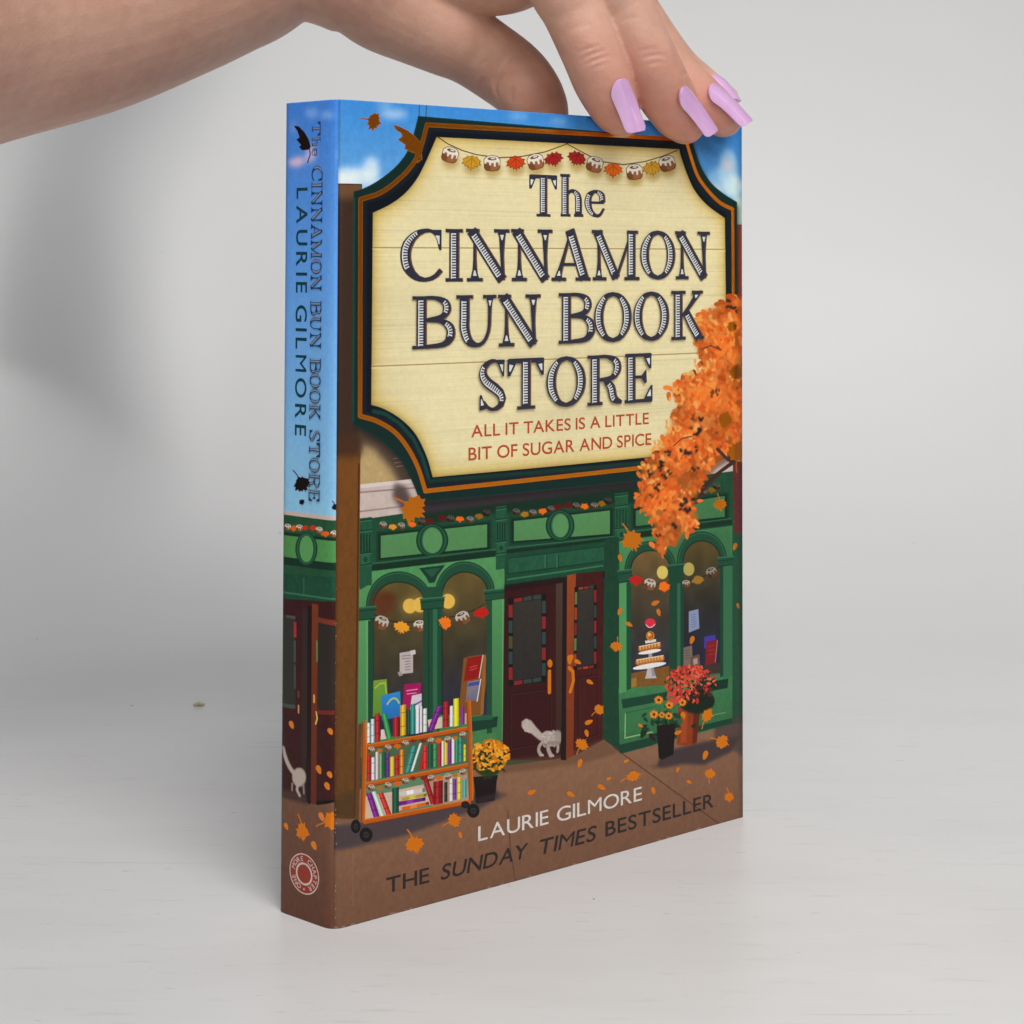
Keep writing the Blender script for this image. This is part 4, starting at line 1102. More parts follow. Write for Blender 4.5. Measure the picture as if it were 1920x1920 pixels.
class Sheet:
    """flat polygons on the front cover or spine, each a hair above the one before"""
    def __init__(self, place, lift=.04, step=.0025):
        self.V, self.F, self.M, self.z, self.step, self.place = [], [], [], lift, step, place

    def poly(self, pts, mat=0, holes=(), dz=None):
        z = self.z if dz is None else dz
        loops = [[Vector((p[0], p[1], 0)) for p in pts]] + [[Vector((p[0], p[1], 0)) for p in h] for h in holes]
        tris = tessellate_polygon(loops)
        b = len(self.V)
        flat = [v for l in loops for v in l]
        self.V += [self.place(v.x, v.y, z) for v in flat]
        for t in tris:
            a, c, d = (flat[i] for i in t)
            s = (c.x - a.x) * (d.y - a.y) - (c.y - a.y) * (d.x - a.x)
            if abs(s) < 1e-9: continue
            t = t if s > 0 else t[::-1]
            self.F.append(tuple(b + i for i in t)); self.M.append(mat)
        self.z += self.step

    def build(self, name, mats):
        me = mesh(name, self.V, self.F)
        o = link(name, me, PART['front' if self.place is on_front else 'spine'], mats)
        me.polygons.foreach_set('material_index', self.M)
        return o


def on_front(u, v, h): return W(u, bow(u) - h, v)


def on_spine(u, v, h):
    p = ES * (BT - u) + EZ * v + NS * h
    return tuple(p * MM)


def ribbon(pts, wid):
    P = np.array(pts, float)
    wd = np.interp(np.linspace(0, 1, len(P)), np.linspace(0, 1, len(wid)), wid) if len(wid) != len(P) else np.array(wid)
    t = np.gradient(P, axis=0)
    t /= np.linalg.norm(t, axis=1)[:, None] + 1e-12
    n = np.stack([-t[:, 1], t[:, 0]], 1)
    return P + n * wd[:, None] / 2, P - n * wd[:, None] / 2


TH, TN = .2, .062
# glyph = strokes (points in the letter box, widths in cap heights, inlay range or None) + wedge polygons (points, inlay?)
SER = lambda x0, x1, y: ([(x0, y), (x1, y)], [.066, .054, .066], None)
GLY = {
 'I': ([([(.5, 0), (.5, 1)], [.2], (.06, .94)), SER(0, 1, .03), SER(0, 1, .97)], []),
 'C': ([([(.9, .84), (.74, .955), (.55, .965), (.32, .88), (.14, .7), (.09, .5), (.14, .28), (.32, .1), (.56, .035), (.8, .09), (.96, .22)], [.05, .06, .075, .13, .2, .21, .2, .13, .075, .08, .09], (.28, .64))],
       [([(.72, .985), (.98, .985), (.98, .6), (.92, .6), (.86, .8)], True)]),
 'N': ([([(.2, .98), (.2, .4), (.2, 0)], [.05, .06, .12], None), ([(.12, .97), (.86, .02)], [.21], (.1, .93)), ([(.85, 1), (.85, .5), (.88, .02)], [.14, .07, .06], None), SER(0, .3, .97), SER(.02, .38, .03), SER(.66, 1.02, .97)],
       [([(.1, .03), (.32, .03), (.23, .28), (.17, .28)], True), ([(.74, .96), (.96, .96), (.88, .72), (.83, .72)], True)]),
 'A': ([([(.5, 1), (.32, .5), (.14, 0)], [.05, .06, .12], None), ([(.46, 1), (.85, .02)], [.21], (.12, .92)), ([(.24, .32), (.66, .32)], [.055], None), SER(0, .36, .03), SER(.62, 1, .03)],
       [([(.06, .03), (.28, .03), (.24, .26), (.18, .26)], True)]),
 'M': ([([(.12, .98), (.13, .4), (.12, 0)], [.06, .06, .12], None), ([(.09, .97), (.5, .04)], [.19], (.1, .92)), ([(.5, .03), (.84, .98)], [.055], None), ([(.83, 1), (.83, 0)], [.19], (.08, .93)), SER(-.02, .2, .97), SER(0, .28, .03), SER(.68, 1, .03), SER(.74, .97, .97)],
       [([(.05, .03), (.21, .03), (.16, .26), (.11, .26)], True)]),
 'O': ([([(.52, .965), (.3, .9), (.14, .7), (.1, .5), (.14, .3), (.3, .1), (.52, .035)], [.07, .11, .19, .21, .19, .11, .07], (.2, .8)), ([(.48, .965), (.7, .9), (.86, .7), (.9, .5), (.86, .3), (.7, .1), (.48, .035)], [.07, .11, .19, .21, .19, .11, .07], (.2, .8))], []),
 'B': ([([(.22, 0), (.22, 1)], [.2], (.06, .94)), ([(.2, .965), (.55, .965), (.8, .88), (.85, .74), (.72, .6), (.3, .54)], [.06, .07, .14, .17, .1, .06], (.38, .72)), ([(.3, .54), (.7, .52), (.92, .4), (.94, .22), (.76, .07), (.2, .03)], [.06, .09, .17, .18, .1, .06], (.3, .66)), SER(0, .4, .97), SER(0, .4, .03)], []),
 'U': ([([(.22, 1), (.22, .6), (.22, .35), (.32, .12), (.52, .035), (.7, .1), (.82, .32), (.84, .6), (.85, 1)], [.2, .2, .2, .17, .08, .065, .06, .06, .08], (.05, .4)), SER(.02, .42, .97), SER(.68, 1, .97)],
       [([(.76, .96), (.95, .96), (.88, .72), (.83, .72)], True)]),
 'K': ([([(.22, 0), (.22, 1)], [.2], (.06, .94)), ([(.86, .96), (.6, .7), (.34, .48)], [.12, .08, .055], None), ([(.45, .58), (.66, .3), (.9, .02)], [.17, .2, .2], (.15, .9)), SER(0, .44, .97), SER(0, .44, .03), SER(.66, 1, .97), SER(.74, 1.04, .03)],
       [([(.7, .96), (.96, .96), (.8, .8), (.72, .8)], True)]),
 'S': ([([(.84, .86), (.66, .955), (.44, .96), (.2, .85), (.16, .7), (.3, .56), (.6, .43), (.84, .29), (.82, .12), (.58, .035), (.36, .06), (.16, .2)], [.05, .06, .075, .12, .17, .2, .2, .17, .12, .07, .06, .05], (.28, .72))],
       [([(.66, .985), (.96, .985), (.94, .66), (.88, .66)], True), ([(.04, .02), (.3, .05), (.12, .32), (.05, .32)], True)]),
 'T': ([([(.02, .955), (.98, .955)], [.09], None), ([(.5, .96), (.5, 0)], [.2], (.05, .93)), SER(.26, .74, .03)],
       [([(0, .985), (.26, .95), (.08, .66), (.0, .66)], True), ([(1, .985), (.74, .95), (.93, .66), (1, .66)], True)]),
 'R': ([([(.22, 0), (.22, 1)], [.2], (.06, .94)), ([(.2, .965), (.55, .965), (.82, .87), (.86, .7), (.7, .54), (.3, .5)], [.06, .07, .15, .18, .1, .06], (.36, .74)), ([(.52, .5), (.68, .34), (.76, .12), (.98, .03)], [.12, .18, .18, .07], (.2, .72)), SER(0, .42, .97), SER(0, .42, .03)], []),
 'E': ([([(.24, 0), (.24, 1)], [.2], (.06, .94)), ([(.04, .965), (.94, .965)], [.066], None), ([(.3, .52), (.66, .52)], [.06], None), ([(.02, .035), (.96, .035)], [.066], None)],
       [([(.66, .97), (.96, .99), (.96, .68), (.88, .68)], True), ([(.58, .52), (.78, .68), (.8, .4), (.72, .38)], False), ([(.66, .03), (1, .02), (1, .34), (.93, .34)], True)]),
 'h': ([([(.22, 0), (.22, 1)], [.19], (.06, .94)), ([(.24, .46), (.45, .6), (.68, .57), (.8, .42), (.8, 0)], [.05, .07, .12, .18, .18], (.45, .95)), SER(.02, .42, .97), SER(.04, .44, .03), SER(.62, 1, .03)], []),
 'e': ([([(.95, .2), (.75, .05), (.52, .03), (.25, .13), (.12, .32), (.2, .5), (.45, .6)], [.05, .06, .08, .14, .19, .15, .07], (.42, .85)), ([(.4, .6), (.66, .58), (.84, .5), (.88, .34)], [.06, .1, .16, .15], (.3, .95)), ([(.2, .335), (.95, .335)], [.05], None)], []),
}


def engraved(sh, ch, x0, x1, y0, y1, rot=None, hatch=True, bold=1.0):
    """one title letter in the box; materials 0 navy, 1 white inlay, 2 copper shade"""
    Hh, Wd = y1 - y0, x1 - x0
    T = (lambda p: np.stack([x0 + p[:, 0] * Wd, y0 + p[:, 1] * Hh], 1))
    R = rot or (lambda p: p)
    strokes, wedges = GLY[ch]
    if hatch:                                                   # thin copper drop line on the right
        for pts, wd, inl in strokes:
            a, b = ribbon(T(spl(pts, 16 if len(pts) > 2 else 4)), np.array(wd) * Hh * bold)
            o = np.array([.05 * Hh * .5, -.006 * Hh])
            sh.poly(R(np.vstack([a + o, (b + o)[::-1]])), 2)
    for pts, wd, inl in strokes:
        a, b = ribbon(T(spl(pts, 26 if len(pts) > 2 else 4)), np.array(wd) * Hh * bold)
        sh.poly(R(np.vstack([a, b[::-1]])), 0)
    for pts, inl in wedges:
        sh.poly(R(T(np.array(pts, float))), 0)
    for pts, wd, inl in strokes:
        if inl is None: continue
        n = 60
        P = T(spl(pts, n)); a, b = ribbon(P, np.array(wd) * Hh)
        i0, i1 = int(inl[0] * (n - 1)), int(inl[1] * (n - 1))
        # the left edge is the one further to the left / up
        l, r = (a, b) if a[:, 0].mean() < b[:, 0].mean() else (b, a)
        li, ri = l + (r - l) * .17, l + (r - l) * .72
        if not hatch:
            sh.poly(R(np.vstack([li[i0:i1], ri[i0:i1][::-1]])), 1); continue
        c0_ = l + (r - l) * .28
        sh.poly(R(np.vstack([li[i0:i1], c0_[i0:i1][::-1]])), 1)
        L = np.concatenate([[0], np.cumsum(np.linalg.norm(np.diff(P, axis=0), axis=1))])
        sp_, du = .052 * Hh, .5
        s = L[i0] + .2 * sp_
        z = sh.z
        while s + sp_ * du < L[i1]:
            f = lambda arr, q: np.array([np.interp(q, L, arr[:, 0]), np.interp(q, L, arr[:, 1])])
            sh.poly(R(np.array([f(li, s), f(ri, s), f(ri, s + sp_ * du), f(li, s + sp_ * du)])), 1, dz=z)
            s += sp_
        sh.z = z + .0025
    for pts, inl in wedges:
        if not inl or not hatch: continue
        q = T(np.array(pts, float)); c = q.mean(0)
        sh.poly(R(c + (q - c) * .42), 1)


def title_front():
    sh = Sheet(on_front)
    rows = [('T', 990, 1042, 328, 406), ('h', 1047, 1090, 327, 406), ('e', 1095, 1131, 327, 406.5),
            ('C', 752, 828, 429, 528), ('I', 834, 865, 429.5, 527.5), ('N', 872, 950, 429.5, 527), ('N', 955.4, 1030, 430, 526.5), ('A', 1031, 1103, 431, 526), ('M', 1108, 1195, 432, 525), ('O', 1199, 1261.5, 432, 524), ('N', 1263.5, 1327, 434, 523),
            ('B', 771, 846, 555, 653), ('U', 851, 926, 553, 650), ('N', 930, 1007, 552, 648), ('B', 1043, 1107, 549, 643), ('O', 1111, 1178, 547, 641), ('O', 1185, 1249, 546, 639), ('K', 1255, 1314, 545, 636),
            ('S', 893, 944, 673, 770), ('T', 947, 1015, 671, 766), ('O', 1021, 1091, 667, 762), ('R', 1096, 1161, 665, 758), ('E', 1165, 1219, 662, 754)]
    for ch, a, b, t, d in rows:
        q = front_mm([(a, t), (b, t), (a, d), (b, d)])
        engraved(sh, ch, q[[0, 2], 0].mean(), q[[1, 3], 0].mean(), q[2:, 1].mean(), q[:2, 1].mean(), bold=1.02)
    sh.build('title_lettering', [ink_material('navy_title_ink', (46, 47, 60)), ink_material('white_inlay_ink', (206, 206, 204)), ink_material('copper_title_shade', (120, 84, 58))])


def text_mesh(s):
    """2D outline of a sans word from the built-in font -> (verts, tris), glyphs resting on y=0"""
    cu = bpy.data.curves.new('lettering', 'FONT')
    cu.body = s
    cu.offset = 0.0 if s == 'M' else WEIGHT[0]
    o = bpy.data.objects.new('lettering', cu)
    COL.objects.link(o)
    dg = bpy.context.evaluated_depsgraph_get()
    me = bpy.data.meshes.new_from_object(o.evaluated_get(dg))
    v = np.array([x.co[:2] for x in me.vertices])
    f = [tuple(p.vertices) for p in me.polygons]
    bpy.data.meshes.remove(me)
    bpy.data.objects.remove(o)
    bpy.data.curves.remove(cu)
    return v, f


GL = {}
WEIGHT = [0.009]                          # stroke weight of the sans capitals being set
KERN = {'TA': .12, 'AT': .12, 'LT': .1, 'AY': .14, 'LA': -.02, 'AK': .02, 'TT': .02, 'RT': .02, 'LE': .0}


def sans(V, Fc, word, box, shear=0.0, gap=.13, place=None, lift=.045, thin=0.0):
    """capitals spread evenly in a box (x0,x1,y0,y1) of the cover, in mm"""
    x0, x1, y0, y1 = box
    H = y1 - y0
    parts, x, prev = [], 0.0, ''
    for c in word:
        if c == ' ':
            x += .34; continue
        if c not in GL:
            v, f = text_mesh(c)
            v = v - [v[:, 0].min(), 0]
            GL[c] = (v, f)
        v, f = GL[c]
        cap = .729 if 'H' not in GL else GL['H'][0][:, 1].max()
        vv = v / cap
        x -= KERN.get(prev + c, 0)
        parts.append((x, vv, f)); x += vv[:, 0].max() + gap
        prev = c
    tot = x - gap
    k = (x1 - x0) / tot
    for (xo, vv, f) in parts:
        b = len(V)
        for (px_, py_) in vv:
            yy = py_ * H
            V.append(place(x0 + (xo + px_) * k + shear * yy, y0 + yy, lift))
        for t in f: Fc.append(tuple(b + i for i in t))


text_mesh('H')
GL['H'] = (lambda vf: (vf[0] - [vf[0][:, 0].min(), 0], vf[1]))(text_mesh('H'))


def line_on_front(name, lines, mat, weight=.009):
    WEIGHT[0] = weight
    for k in [k for k in GL if k != 'H']: del GL[k]
    V, Fc = [], []
    for (word, tl, tr, bl, br, sh_) in lines:
        q = front_mm([tl, tr, bl, br])
        y0, y1 = q[2:, 1].mean(), q[:2, 1].mean()
        sans(V, Fc, word, (q[[0, 2], 0].min(), q[[1, 3], 0].max() - sh_ * (y1 - y0), y0, y1), sh_, place=on_front)
    me = mesh(name, V, Fc)
    return link(name, me, PART['front'], [mat])


title_front()
line_on_front('tagline_lettering', [('ALL IT TAKES IS A LITTLE', (882, 796.5), (1215, 774), (882, 819), (1215, 795), 0), ('BIT OF SUGAR AND SPICE', (877, 839), (1220, 812), (877, 863), (1220, 833.5), 0)], ink_material('rust_ink', (172, 70, 36)))
line_on_front('author_lettering', [('LAURIE', (895, 1547.5), (1026, 1517), (895, 1575.5), (1026, 1544), 0), ('GILMORE', (1042, 1513), (1202, 1474), (1042, 1540), (1202, 1499.5), 0)], ink_material('white_author_ink', (206, 200, 192)), .003)
line_on_front('bestseller_lettering', [('THE', (724, 1645), (804, 1626.5), (724, 1673), (804, 1655), 0), ('SUNDAY', (825, 1621), (989, 1579), (825, 1647), (989, 1608), .2), ('TIMES', (1006, 1575), (1118, 1545), (1006, 1603), (1118, 1573), .2), ('BESTSELLER', (1133, 1541), (1338, 1486), (1133, 1569), (1338, 1511), 0)], ink_material('black_ink', (33, 26, 24)))


def spine_lettering():
    # letters lie on their side: they read downwards, tops towards the front cover
    def turn(u_base, v_start):
        return lambda p: np.stack([u_base + p[:, 1], v_start - p[:, 0]], 1)
    q = spine_mm([(586, 228), (606, 228), (580, 942), (601, 942)])
    ub, ut = q[[0, 2], 0].mean(), q[[1, 3], 0].mean()
    v0, v1 = q[:2, 1].mean(), q[2:, 1].mean()
    cap = ut - ub
    word = 'The CINNAMON BUN BOOK STORE'
    wd = {'I': .36, 'C': .76, 'N': .82, 'A': .8, 'M': .95, 'O': .74, 'B': .72, 'U': .8, 'K': .78, 'S': .6, 'T': .74, 'R': .74, 'E': .64, 'h': .5, 'e': .44, ' ': .42}
    tot = sum(wd[c] for c in word) + .06 * len(word)
    k = (v0 - v1) / tot
    sh = Sheet(on_spine)
    x = 0
    for i, c in enumerate(word):
        if c != ' ':
            s = .78 if i < 3 else 1.0
            engraved(sh, c, x, x + wd[c] * k, 0, cap * s, rot=turn(ub, v0), hatch=False, bold=1.05)
        x += (wd[c] + .06) * k
    sh.build('spine_title_lettering', [ink_material('slate_spine_ink', (36, 52, 80)), ink_material('bronze_spine_inlay', (128, 140, 158))])
    q = spine_mm([(557, 352), (577, 352), (553, 817), (574, 817)])
    ub, ut = q[[0, 2], 0].mean(), q[[1, 3], 0].mean()
    v0, v1 = q[:2, 1].mean(), q[2:, 1].mean()
    V, Fc = [], []
    sans(V, Fc, 'LAURIE GILMORE', (0, v0 - v1, 0, ut - ub), 0, gap=.36, place=lambda a, b_, h: on_spine(ub + b_, v0 - a, h))
    link('spine_author_lettering', mesh('spine_author_lettering', V, Fc), PART['spine'], [ink_material('dark_green_spine_ink', (22, 64, 74))])
    # publisher's round badge
    c = spine_mm([(570.5, 1638.5)])[0]
    e = spine_mm([(570.5, 1600.5)])[0]
    Rr = e[1] - c[1]
    sh = Sheet(on_spine)
    circ = lambda r: [(c[0] + r * math.cos(a), c[1] + r * math.sin(a)) for a in np.linspace(0, 2 * math.pi, 48, endpoint=False)]
    sh.poly(circ(Rr), 0); sh.poly(circ(Rr * .94), 1); sh.poly(circ(Rr * .56), 0); sh.poly(circ(Rr * .46), 1)
    txt = 'ONE MORE CHAPTER'
    a0, a1 = math.radians(242), math.radians(-58)
    for i, ch in enumerate(txt):
        if ch == ' ': continue
        if ch not in GL:
            v, f = text_mesh(ch); GL[ch] = (v - [v[:, 0].min(), 0], f)
        v, f = GL[ch]
        a = a0 + (a1 - a0) * i / (len(txt) - 1)
        s = Rr * .25 / .729
        p = (v - [v[:, 0].max() / 2, 0]) * s
        ct, st = math.cos(a), math.sin(a)
        b = len(sh.V)
        for (x_, y_) in p:
            rr = Rr * .625 + y_
            sh.V.append(on_spine(c[0] + rr * ct + x_ * st, c[1] + rr * st - x_ * ct, .06))
        for t in f: sh.F.append(tuple(b + i_ for i_ in t)); sh.M.append(0)
    sh.poly([(c[0] + .25 * math.cos(a), c[1] - Rr * .75 + .25 * math.sin(a)) for a in np.linspace(0, 6.283, 10, endpoint=False)], 0, dz=.06)
    sh.build('publisher_badge', [ink_material('cream_badge_ink', (206, 190, 178)), ink_material('red_badge_ink', (150, 46, 24))])


spine_lettering()


# ------------------------------------------------------------------ the hand that holds the book
def front_depth(px, py):
    d = ray(px, py)
    return float(-(CAM @ NF) / (d @ NF))


def tube(V, Fc, ctrl, n=None, seg=28):
    """closed tube with round ends through (world mm point, radius) pairs; flat (rx, rz) profile optional"""
    P = np.array([c[0] for c in ctrl]); R = np.array([c[1] for c in ctrl], float)
    n = n or len(ctrl) * 8
    Q = spl(np.hstack([P, R[:, None]]), n)
    P, R = Q[:, :3], Q[:, 3]
    T = np.gradient(P, axis=0); T /= np.linalg.norm(T, axis=1)[:, None]
    ref = np.array([0, 0, 1.0]) if abs(T[0][2]) < .9 else np.array([0, 1.0, 0])
    rings = []
    u = np.cross(T[0], ref); u /= np.linalg.norm(u)
    frames = []
    for t in T:
        u = u - t * (u @ t); u /= np.linalg.norm(u)
        frames.append((u.copy(), np.cross(t, u)))
    a = np.linspace(0, 2 * math.pi, seg, endpoint=False)
    def ring(c, fr, r): return c + r * (np.cos(a)[:, None] * fr[0] + np.sin(a)[:, None] * fr[1])
    for k in (80, 60, 40, 20):
        q = math.radians(k); rings.append(ring(P[0] - T[0] * R[0] * math.sin(q), frames[0], R[0] * math.cos(q)))
    for i in range(n): rings.append(ring(P[i], frames[i], R[i]))
    for k in (20, 40, 60, 80):
        q = math.radians(k); rings.append(ring(P[-1] + T[-1] * R[-1] * math.sin(q), frames[-1], R[-1] * math.cos(q)))
    b = len(V)
    V.extend(np.vstack(rings).tolist())
    m = len(rings)
    for i in range(m - 1):
        for j in range(seg):
            k = (j + 1) % seg
            Fc.append((b + i * seg + j, b + i * seg + k, b + (i + 1) * seg + k, b + (i + 1) * seg + j))
    Fc.append(tuple(b + j for j in range(seg))[::-1]); Fc.append(tuple(b + (m - 1) * seg + j for j in range(seg)))


def fp(px, py, off, r):
    """finger point: pixel, distance in front of the cover plane, radius"""
    d = ray(px, py)
    t = (front_depth(px, py) - off / abs(float(d @ NF)))
    return (CAM + d * t, r)


def dp(px, py, depth, r): return (at(px, py, depth), r)


FINGERS = {
    'index': [dp(965, -285, 402, 9.5), fp(1034, -62, 4, 8.7), fp(1075, 22, 7.5, 8.2), fp(1108, 98, 9.4, 7.9), fp(1131, 155, 8.6, 7.7), fp(1153, 203, 6.2, 6.6), fp(1166, 221, 4.9, 5.4)],
    'middle': [dp(1070, -310, 404, 9.5), fp(1120, -75, 7, 8.6), fp(1168, 15, 10, 8.2), fp(1213, 108, 11, 8.0), fp(1243, 168, 8.8, 7.9), fp(1270, 214, 6.5, 7.0), fp(1284, 232, 5.2, 5.8)],
    'ring': [dp(1150, -280, 412, 9), fp(1125, -75, -6, 8.2), fp(1160, -15, -3.5, 7.8), fp(1200, 45, -1, 7.6), fp(1256, 128, 2.2, 7.4), fp(1305, 180, 5.5, 7.0), fp(1340, 208, 5.8, 6.4), fp(1356, 221, 5.0, 5.6)],
    'little': [dp(1215, -215, 420, 8), fp(1150, -55, -18, 7.0), fp(1198, 25, -15, 6.6), fp(1262, 115, -10, 6.2), fp(1308, 156, -5, 5.8), fp(1338, 176, -1.5, 5.2), fp(1356, 187, -.5, 4.6)],
}


def skin_material():
    m, nt, b = material('skin')
    tc = node(nt, 'ShaderNodeTexCoord')
    n1 = node(nt, 'ShaderNodeTexNoise', Scale=38.0, Detail=4.0)
    n2 = node(nt, 'ShaderNodeTexNoise', Scale=260.0, Detail=3.0)
    nt.links.new(tc.outputs['Object'], n1.inputs['Vector'])
    nt.links.new(tc.outputs['Object'], n2.inputs['Vector'])
    at_ = node(nt, 'ShaderNodeAttribute', attribute_name='blush')
    base = ramp(nt, n1.outputs[0], [(.3, (.55, .305, .22)), (.7, (.65, .395, .295))])
    c = mix(nt, at_.outputs['Fac'], base, (.66, .29, .215))
    mott = ramp(nt, n2.outputs[0], [(.35, (.94, .91, .90)), (.65, (1, 1, 1))])
    c = mix(nt, 1.0, c, mott, 'MULTIPLY')
    nt.links.new(c, b.inputs['Base Color'])
    b.inputs['Roughness'].default_value = .48
    b.inputs['Specular IOR Level'].default_value = .4
    b.inputs['Subsurface Weight'].default_value = .25
    b.inputs['Subsurface Radius'].default_value = (1.0, .35, .18)
    b.inputs['Subsurface Scale'].default_value = .0035
    v = node(nt, 'ShaderNodeTexVoronoi', Scale=1500.0)
    nt.links.new(tc.outputs['Object'], v.inputs['Vector'])
    n3 = node(nt, 'ShaderNodeTexNoise', Scale=420.0, Detail=4.0)
    nt.links.new(tc.outputs['Object'], n3.inputs['Vector'])
    ad = node(nt, 'ShaderNodeMath', operation='MULTIPLY_ADD')
    ad.inputs[1].default_value = .35
    nt.links.new(v.outputs['Distance'], ad.inputs[0])
    nt.links.new(n3.outputs[0], ad.inputs[2])
    bp = node(nt, 'ShaderNodeBump', Strength=.24, Distance=.0006)
    nt.links.new(ad.outputs[0], bp.inputs['Height'])
    nt.links.new(bp.outputs[0], b.inputs['Normal'])
    return m


def build_person():
    V, Fc = [], []
    for ch in FINGERS.values(): tube(V, Fc, ch, 60)
    # forearm and wrist
    tube(V, Fc, [dp(-330, 38, 320, 40.5), dp(-95, 18, 346, 35), dp(136, -5, 366, 31), dp(291, -46, 380, 29), dp(389, -84, 388, 28.5), dp(448, -110, 391, 28), dp(560, -185, 396, 26)], 90, 40)
    # palm: one bar per metacarpal
    for (px, py, d, r) in ((965, -285, 402, 12), (1070, -310, 404, 12), (1165, -280, 410, 11.5), (1235, -215, 418, 10.5)):
        tube(V, Fc, [dp(470, -125, 392, 22), dp(690, -175 + (py + 285) * .3, 396 + (d - 402) * .5, 16), dp((690 + px) / 2 + 40, (-175 + py) / 2 - 10, (396 + d) / 2, 13), dp(px, py, d, r)], 40)
    # thumb with the ball of the hand
    tip = front_depth(1010, 210) + 17.5
    tube(V, Fc, [dp(500, -140, 392, 24), dp(620, -92, 393, 21.5), dp(697, -38, 395, 18.2), dp(735, -2, 397, 16), dp(786, 30, 399, 14.2), dp(841, 63, 401, 12.4), dp(891, 93, 404, 10.9), dp(953, 136, 406, 10.5), dp(986, 168, tip + 9, 9.7), dp(1007, 203, tip + 9.5, 8.9), dp(1018, 236, tip + 9, 7.6)], 90, 32)
    # web between thumb and forefinger
    tube(V, Fc, [dp(700, -90, 394, 18), dp(840, -62, 396, 14), dp(960, -62, 394, 12.5), dp(1010, -110, 396, 11)], 40)
    me = mesh('rough_hand', np.array(V) * MM, Fc)
    o = link('rough_hand', me)
    r = o.modifiers.new('remesh', 'REMESH'); r.mode = 'VOXEL'; r.voxel_size = .0005
    s = o.modifiers.new('smooth', 'SMOOTH'); s.factor = .5; s.iterations = 9
    dg = bpy.context.evaluated_depsgraph_get()
    body = bpy.data.meshes.new_from_object(o.evaluated_get(dg))
    bpy.data.objects.remove(o); bpy.data.meshes.remove(me)
    body.name = 'person'
    nv = len(body.vertices)
    co_ = np.empty(nv * 3, np.float32); body.vertices.foreach_get('co', co_); co_ = co_.reshape(-1, 3).astype(float) / MM
    no_ = np.empty(nv * 3, np.float32); body.vertices.foreach_get('normal', no_); no_ = no_.reshape(-1, 3).astype(float)
    disp = np.zeros(nv); blush = np.zeros(nv)

    def crease(line, depth, wid, bulge=0.0):
        """shallow groove along measured points on the skin, deepest in its middle"""
        P = spl([skin_at(*q) for q in line], 40)
        near = np.where(np.linalg.norm(co_ - P.mean(0), axis=1) < 25)[0]
        D = np.linalg.norm(co_[near][:, None] - P[None], axis=2)
        d, t = D.min(1), D.argmin(1) / 39
        f = np.clip(1.15 - np.abs(t - .5) * 2.3, 0, 1) ** .6
        disp[near] += f * (-depth * np.exp(-(d / wid) ** 2) + bulge * np.exp(-((d - wid * 2.4) / (wid * 1.6)) ** 2))

    def skin_at(px, py):
        d = ray(px, py); d = d / np.linalg.norm(d)
        rel = co_ - CAM; along = rel @ d
        off = np.linalg.norm(rel - along[:, None] * d, axis=1)
        near = along[off < 1.0]
        return CAM + d * (near.min() if len(near) else along[off.argmin()])
    for (ln, dep, wd) in ((((1086, 113), (1112, 101), (1140, 93)), .40, .6), (((1092, 124), (1118, 112), (1147, 104)), .34, .55), (((1080, 100), (1104, 91), (1130, 84)), .30, .55), (((1100, 134), (1124, 124), (1148, 116)), .2, .55),
                          (((1202, 110), (1226, 104), (1252, 106), (1259, 124)), .36, .6), (((1210, 122), (1234, 117), (1254, 119)), .28, .55), (((1196, 98), (1220, 92), (1242, 93)), .24, .55),
                          (((1062, 60), (1084, 50), (1108, 44)), .12, .7), (((1160, 40), (1184, 34), (1206, 32)), .1, .7), (((1268, 152), (1282, 140), (1300, 134)), .25, .6),
                          (((933, 184), (925, 168), (929, 150), (944, 139), (964, 136)), .8, .75), (((906, 172), (904, 160), (908, 146)), .4, .7), (((956, 192), (958, 176), (963, 160)), .45, .7), (((900, 128), (908, 118), (918, 112)), .15, .7)):
        crease(ln, dep * 1.45, wd, dep * .14)
    for (x, y, rad, k) in ((1150, 215, 12, .8), (1275, 235, 13, .9), (1350, 230, 11, .9), (1110, 100, 9, .3), (1225, 105, 9, .3), (1080, 50, 10, .15), (1290, 125, 9, .25), (1010, 195, 14, .3)):
        p = skin_at(x, y)
        blush += k * np.exp(-(np.linalg.norm(co_ - p, axis=1) / rad) ** 2)
    co_ += no_ * disp[:, None]
    body.vertices.foreach_set('co', (co_ * MM).astype(np.float32).ravel())
    at_ = body.attributes.new('blush', 'FLOAT', 'POINT')
    at_.data.foreach_set('value', np.clip(blush, 0, 1).astype(np.float32))
    body.polygons.foreach_set('use_smooth', [True] * len(body.polygons))
    body.update()
    p = link('person', body, None, [skin_material()])
    tag(p, 'bare forearm and hand with long lilac nails, gripping the top edge of the upright book', 'person')

    # nails: curved plates with long squared ends
    m, nt, b = material('lilac_nail_polish')
    tc = node(nt, 'ShaderNodeTexCoord')
    n = node(nt, 'ShaderNodeTexNoise', Scale=200.0)
    nt.links.new(tc.outputs['Object'], n.inputs['Vector'])
    nt.links.new(ramp(nt, n.outputs[0], [(.3, (.69, .40, .69)), (.7, (.72, .44, .72))]), b.inputs['Base Color'])
    b.inputs['Roughness'].default_value = .12
    b.inputs['Coat Weight'].default_value = 1.0
    b.inputs['Coat Roughness'].default_value = .03
    b.inputs['Subsurface Weight'].default_value = .1
    b.inputs['Subsurface Scale'].default_value = .001

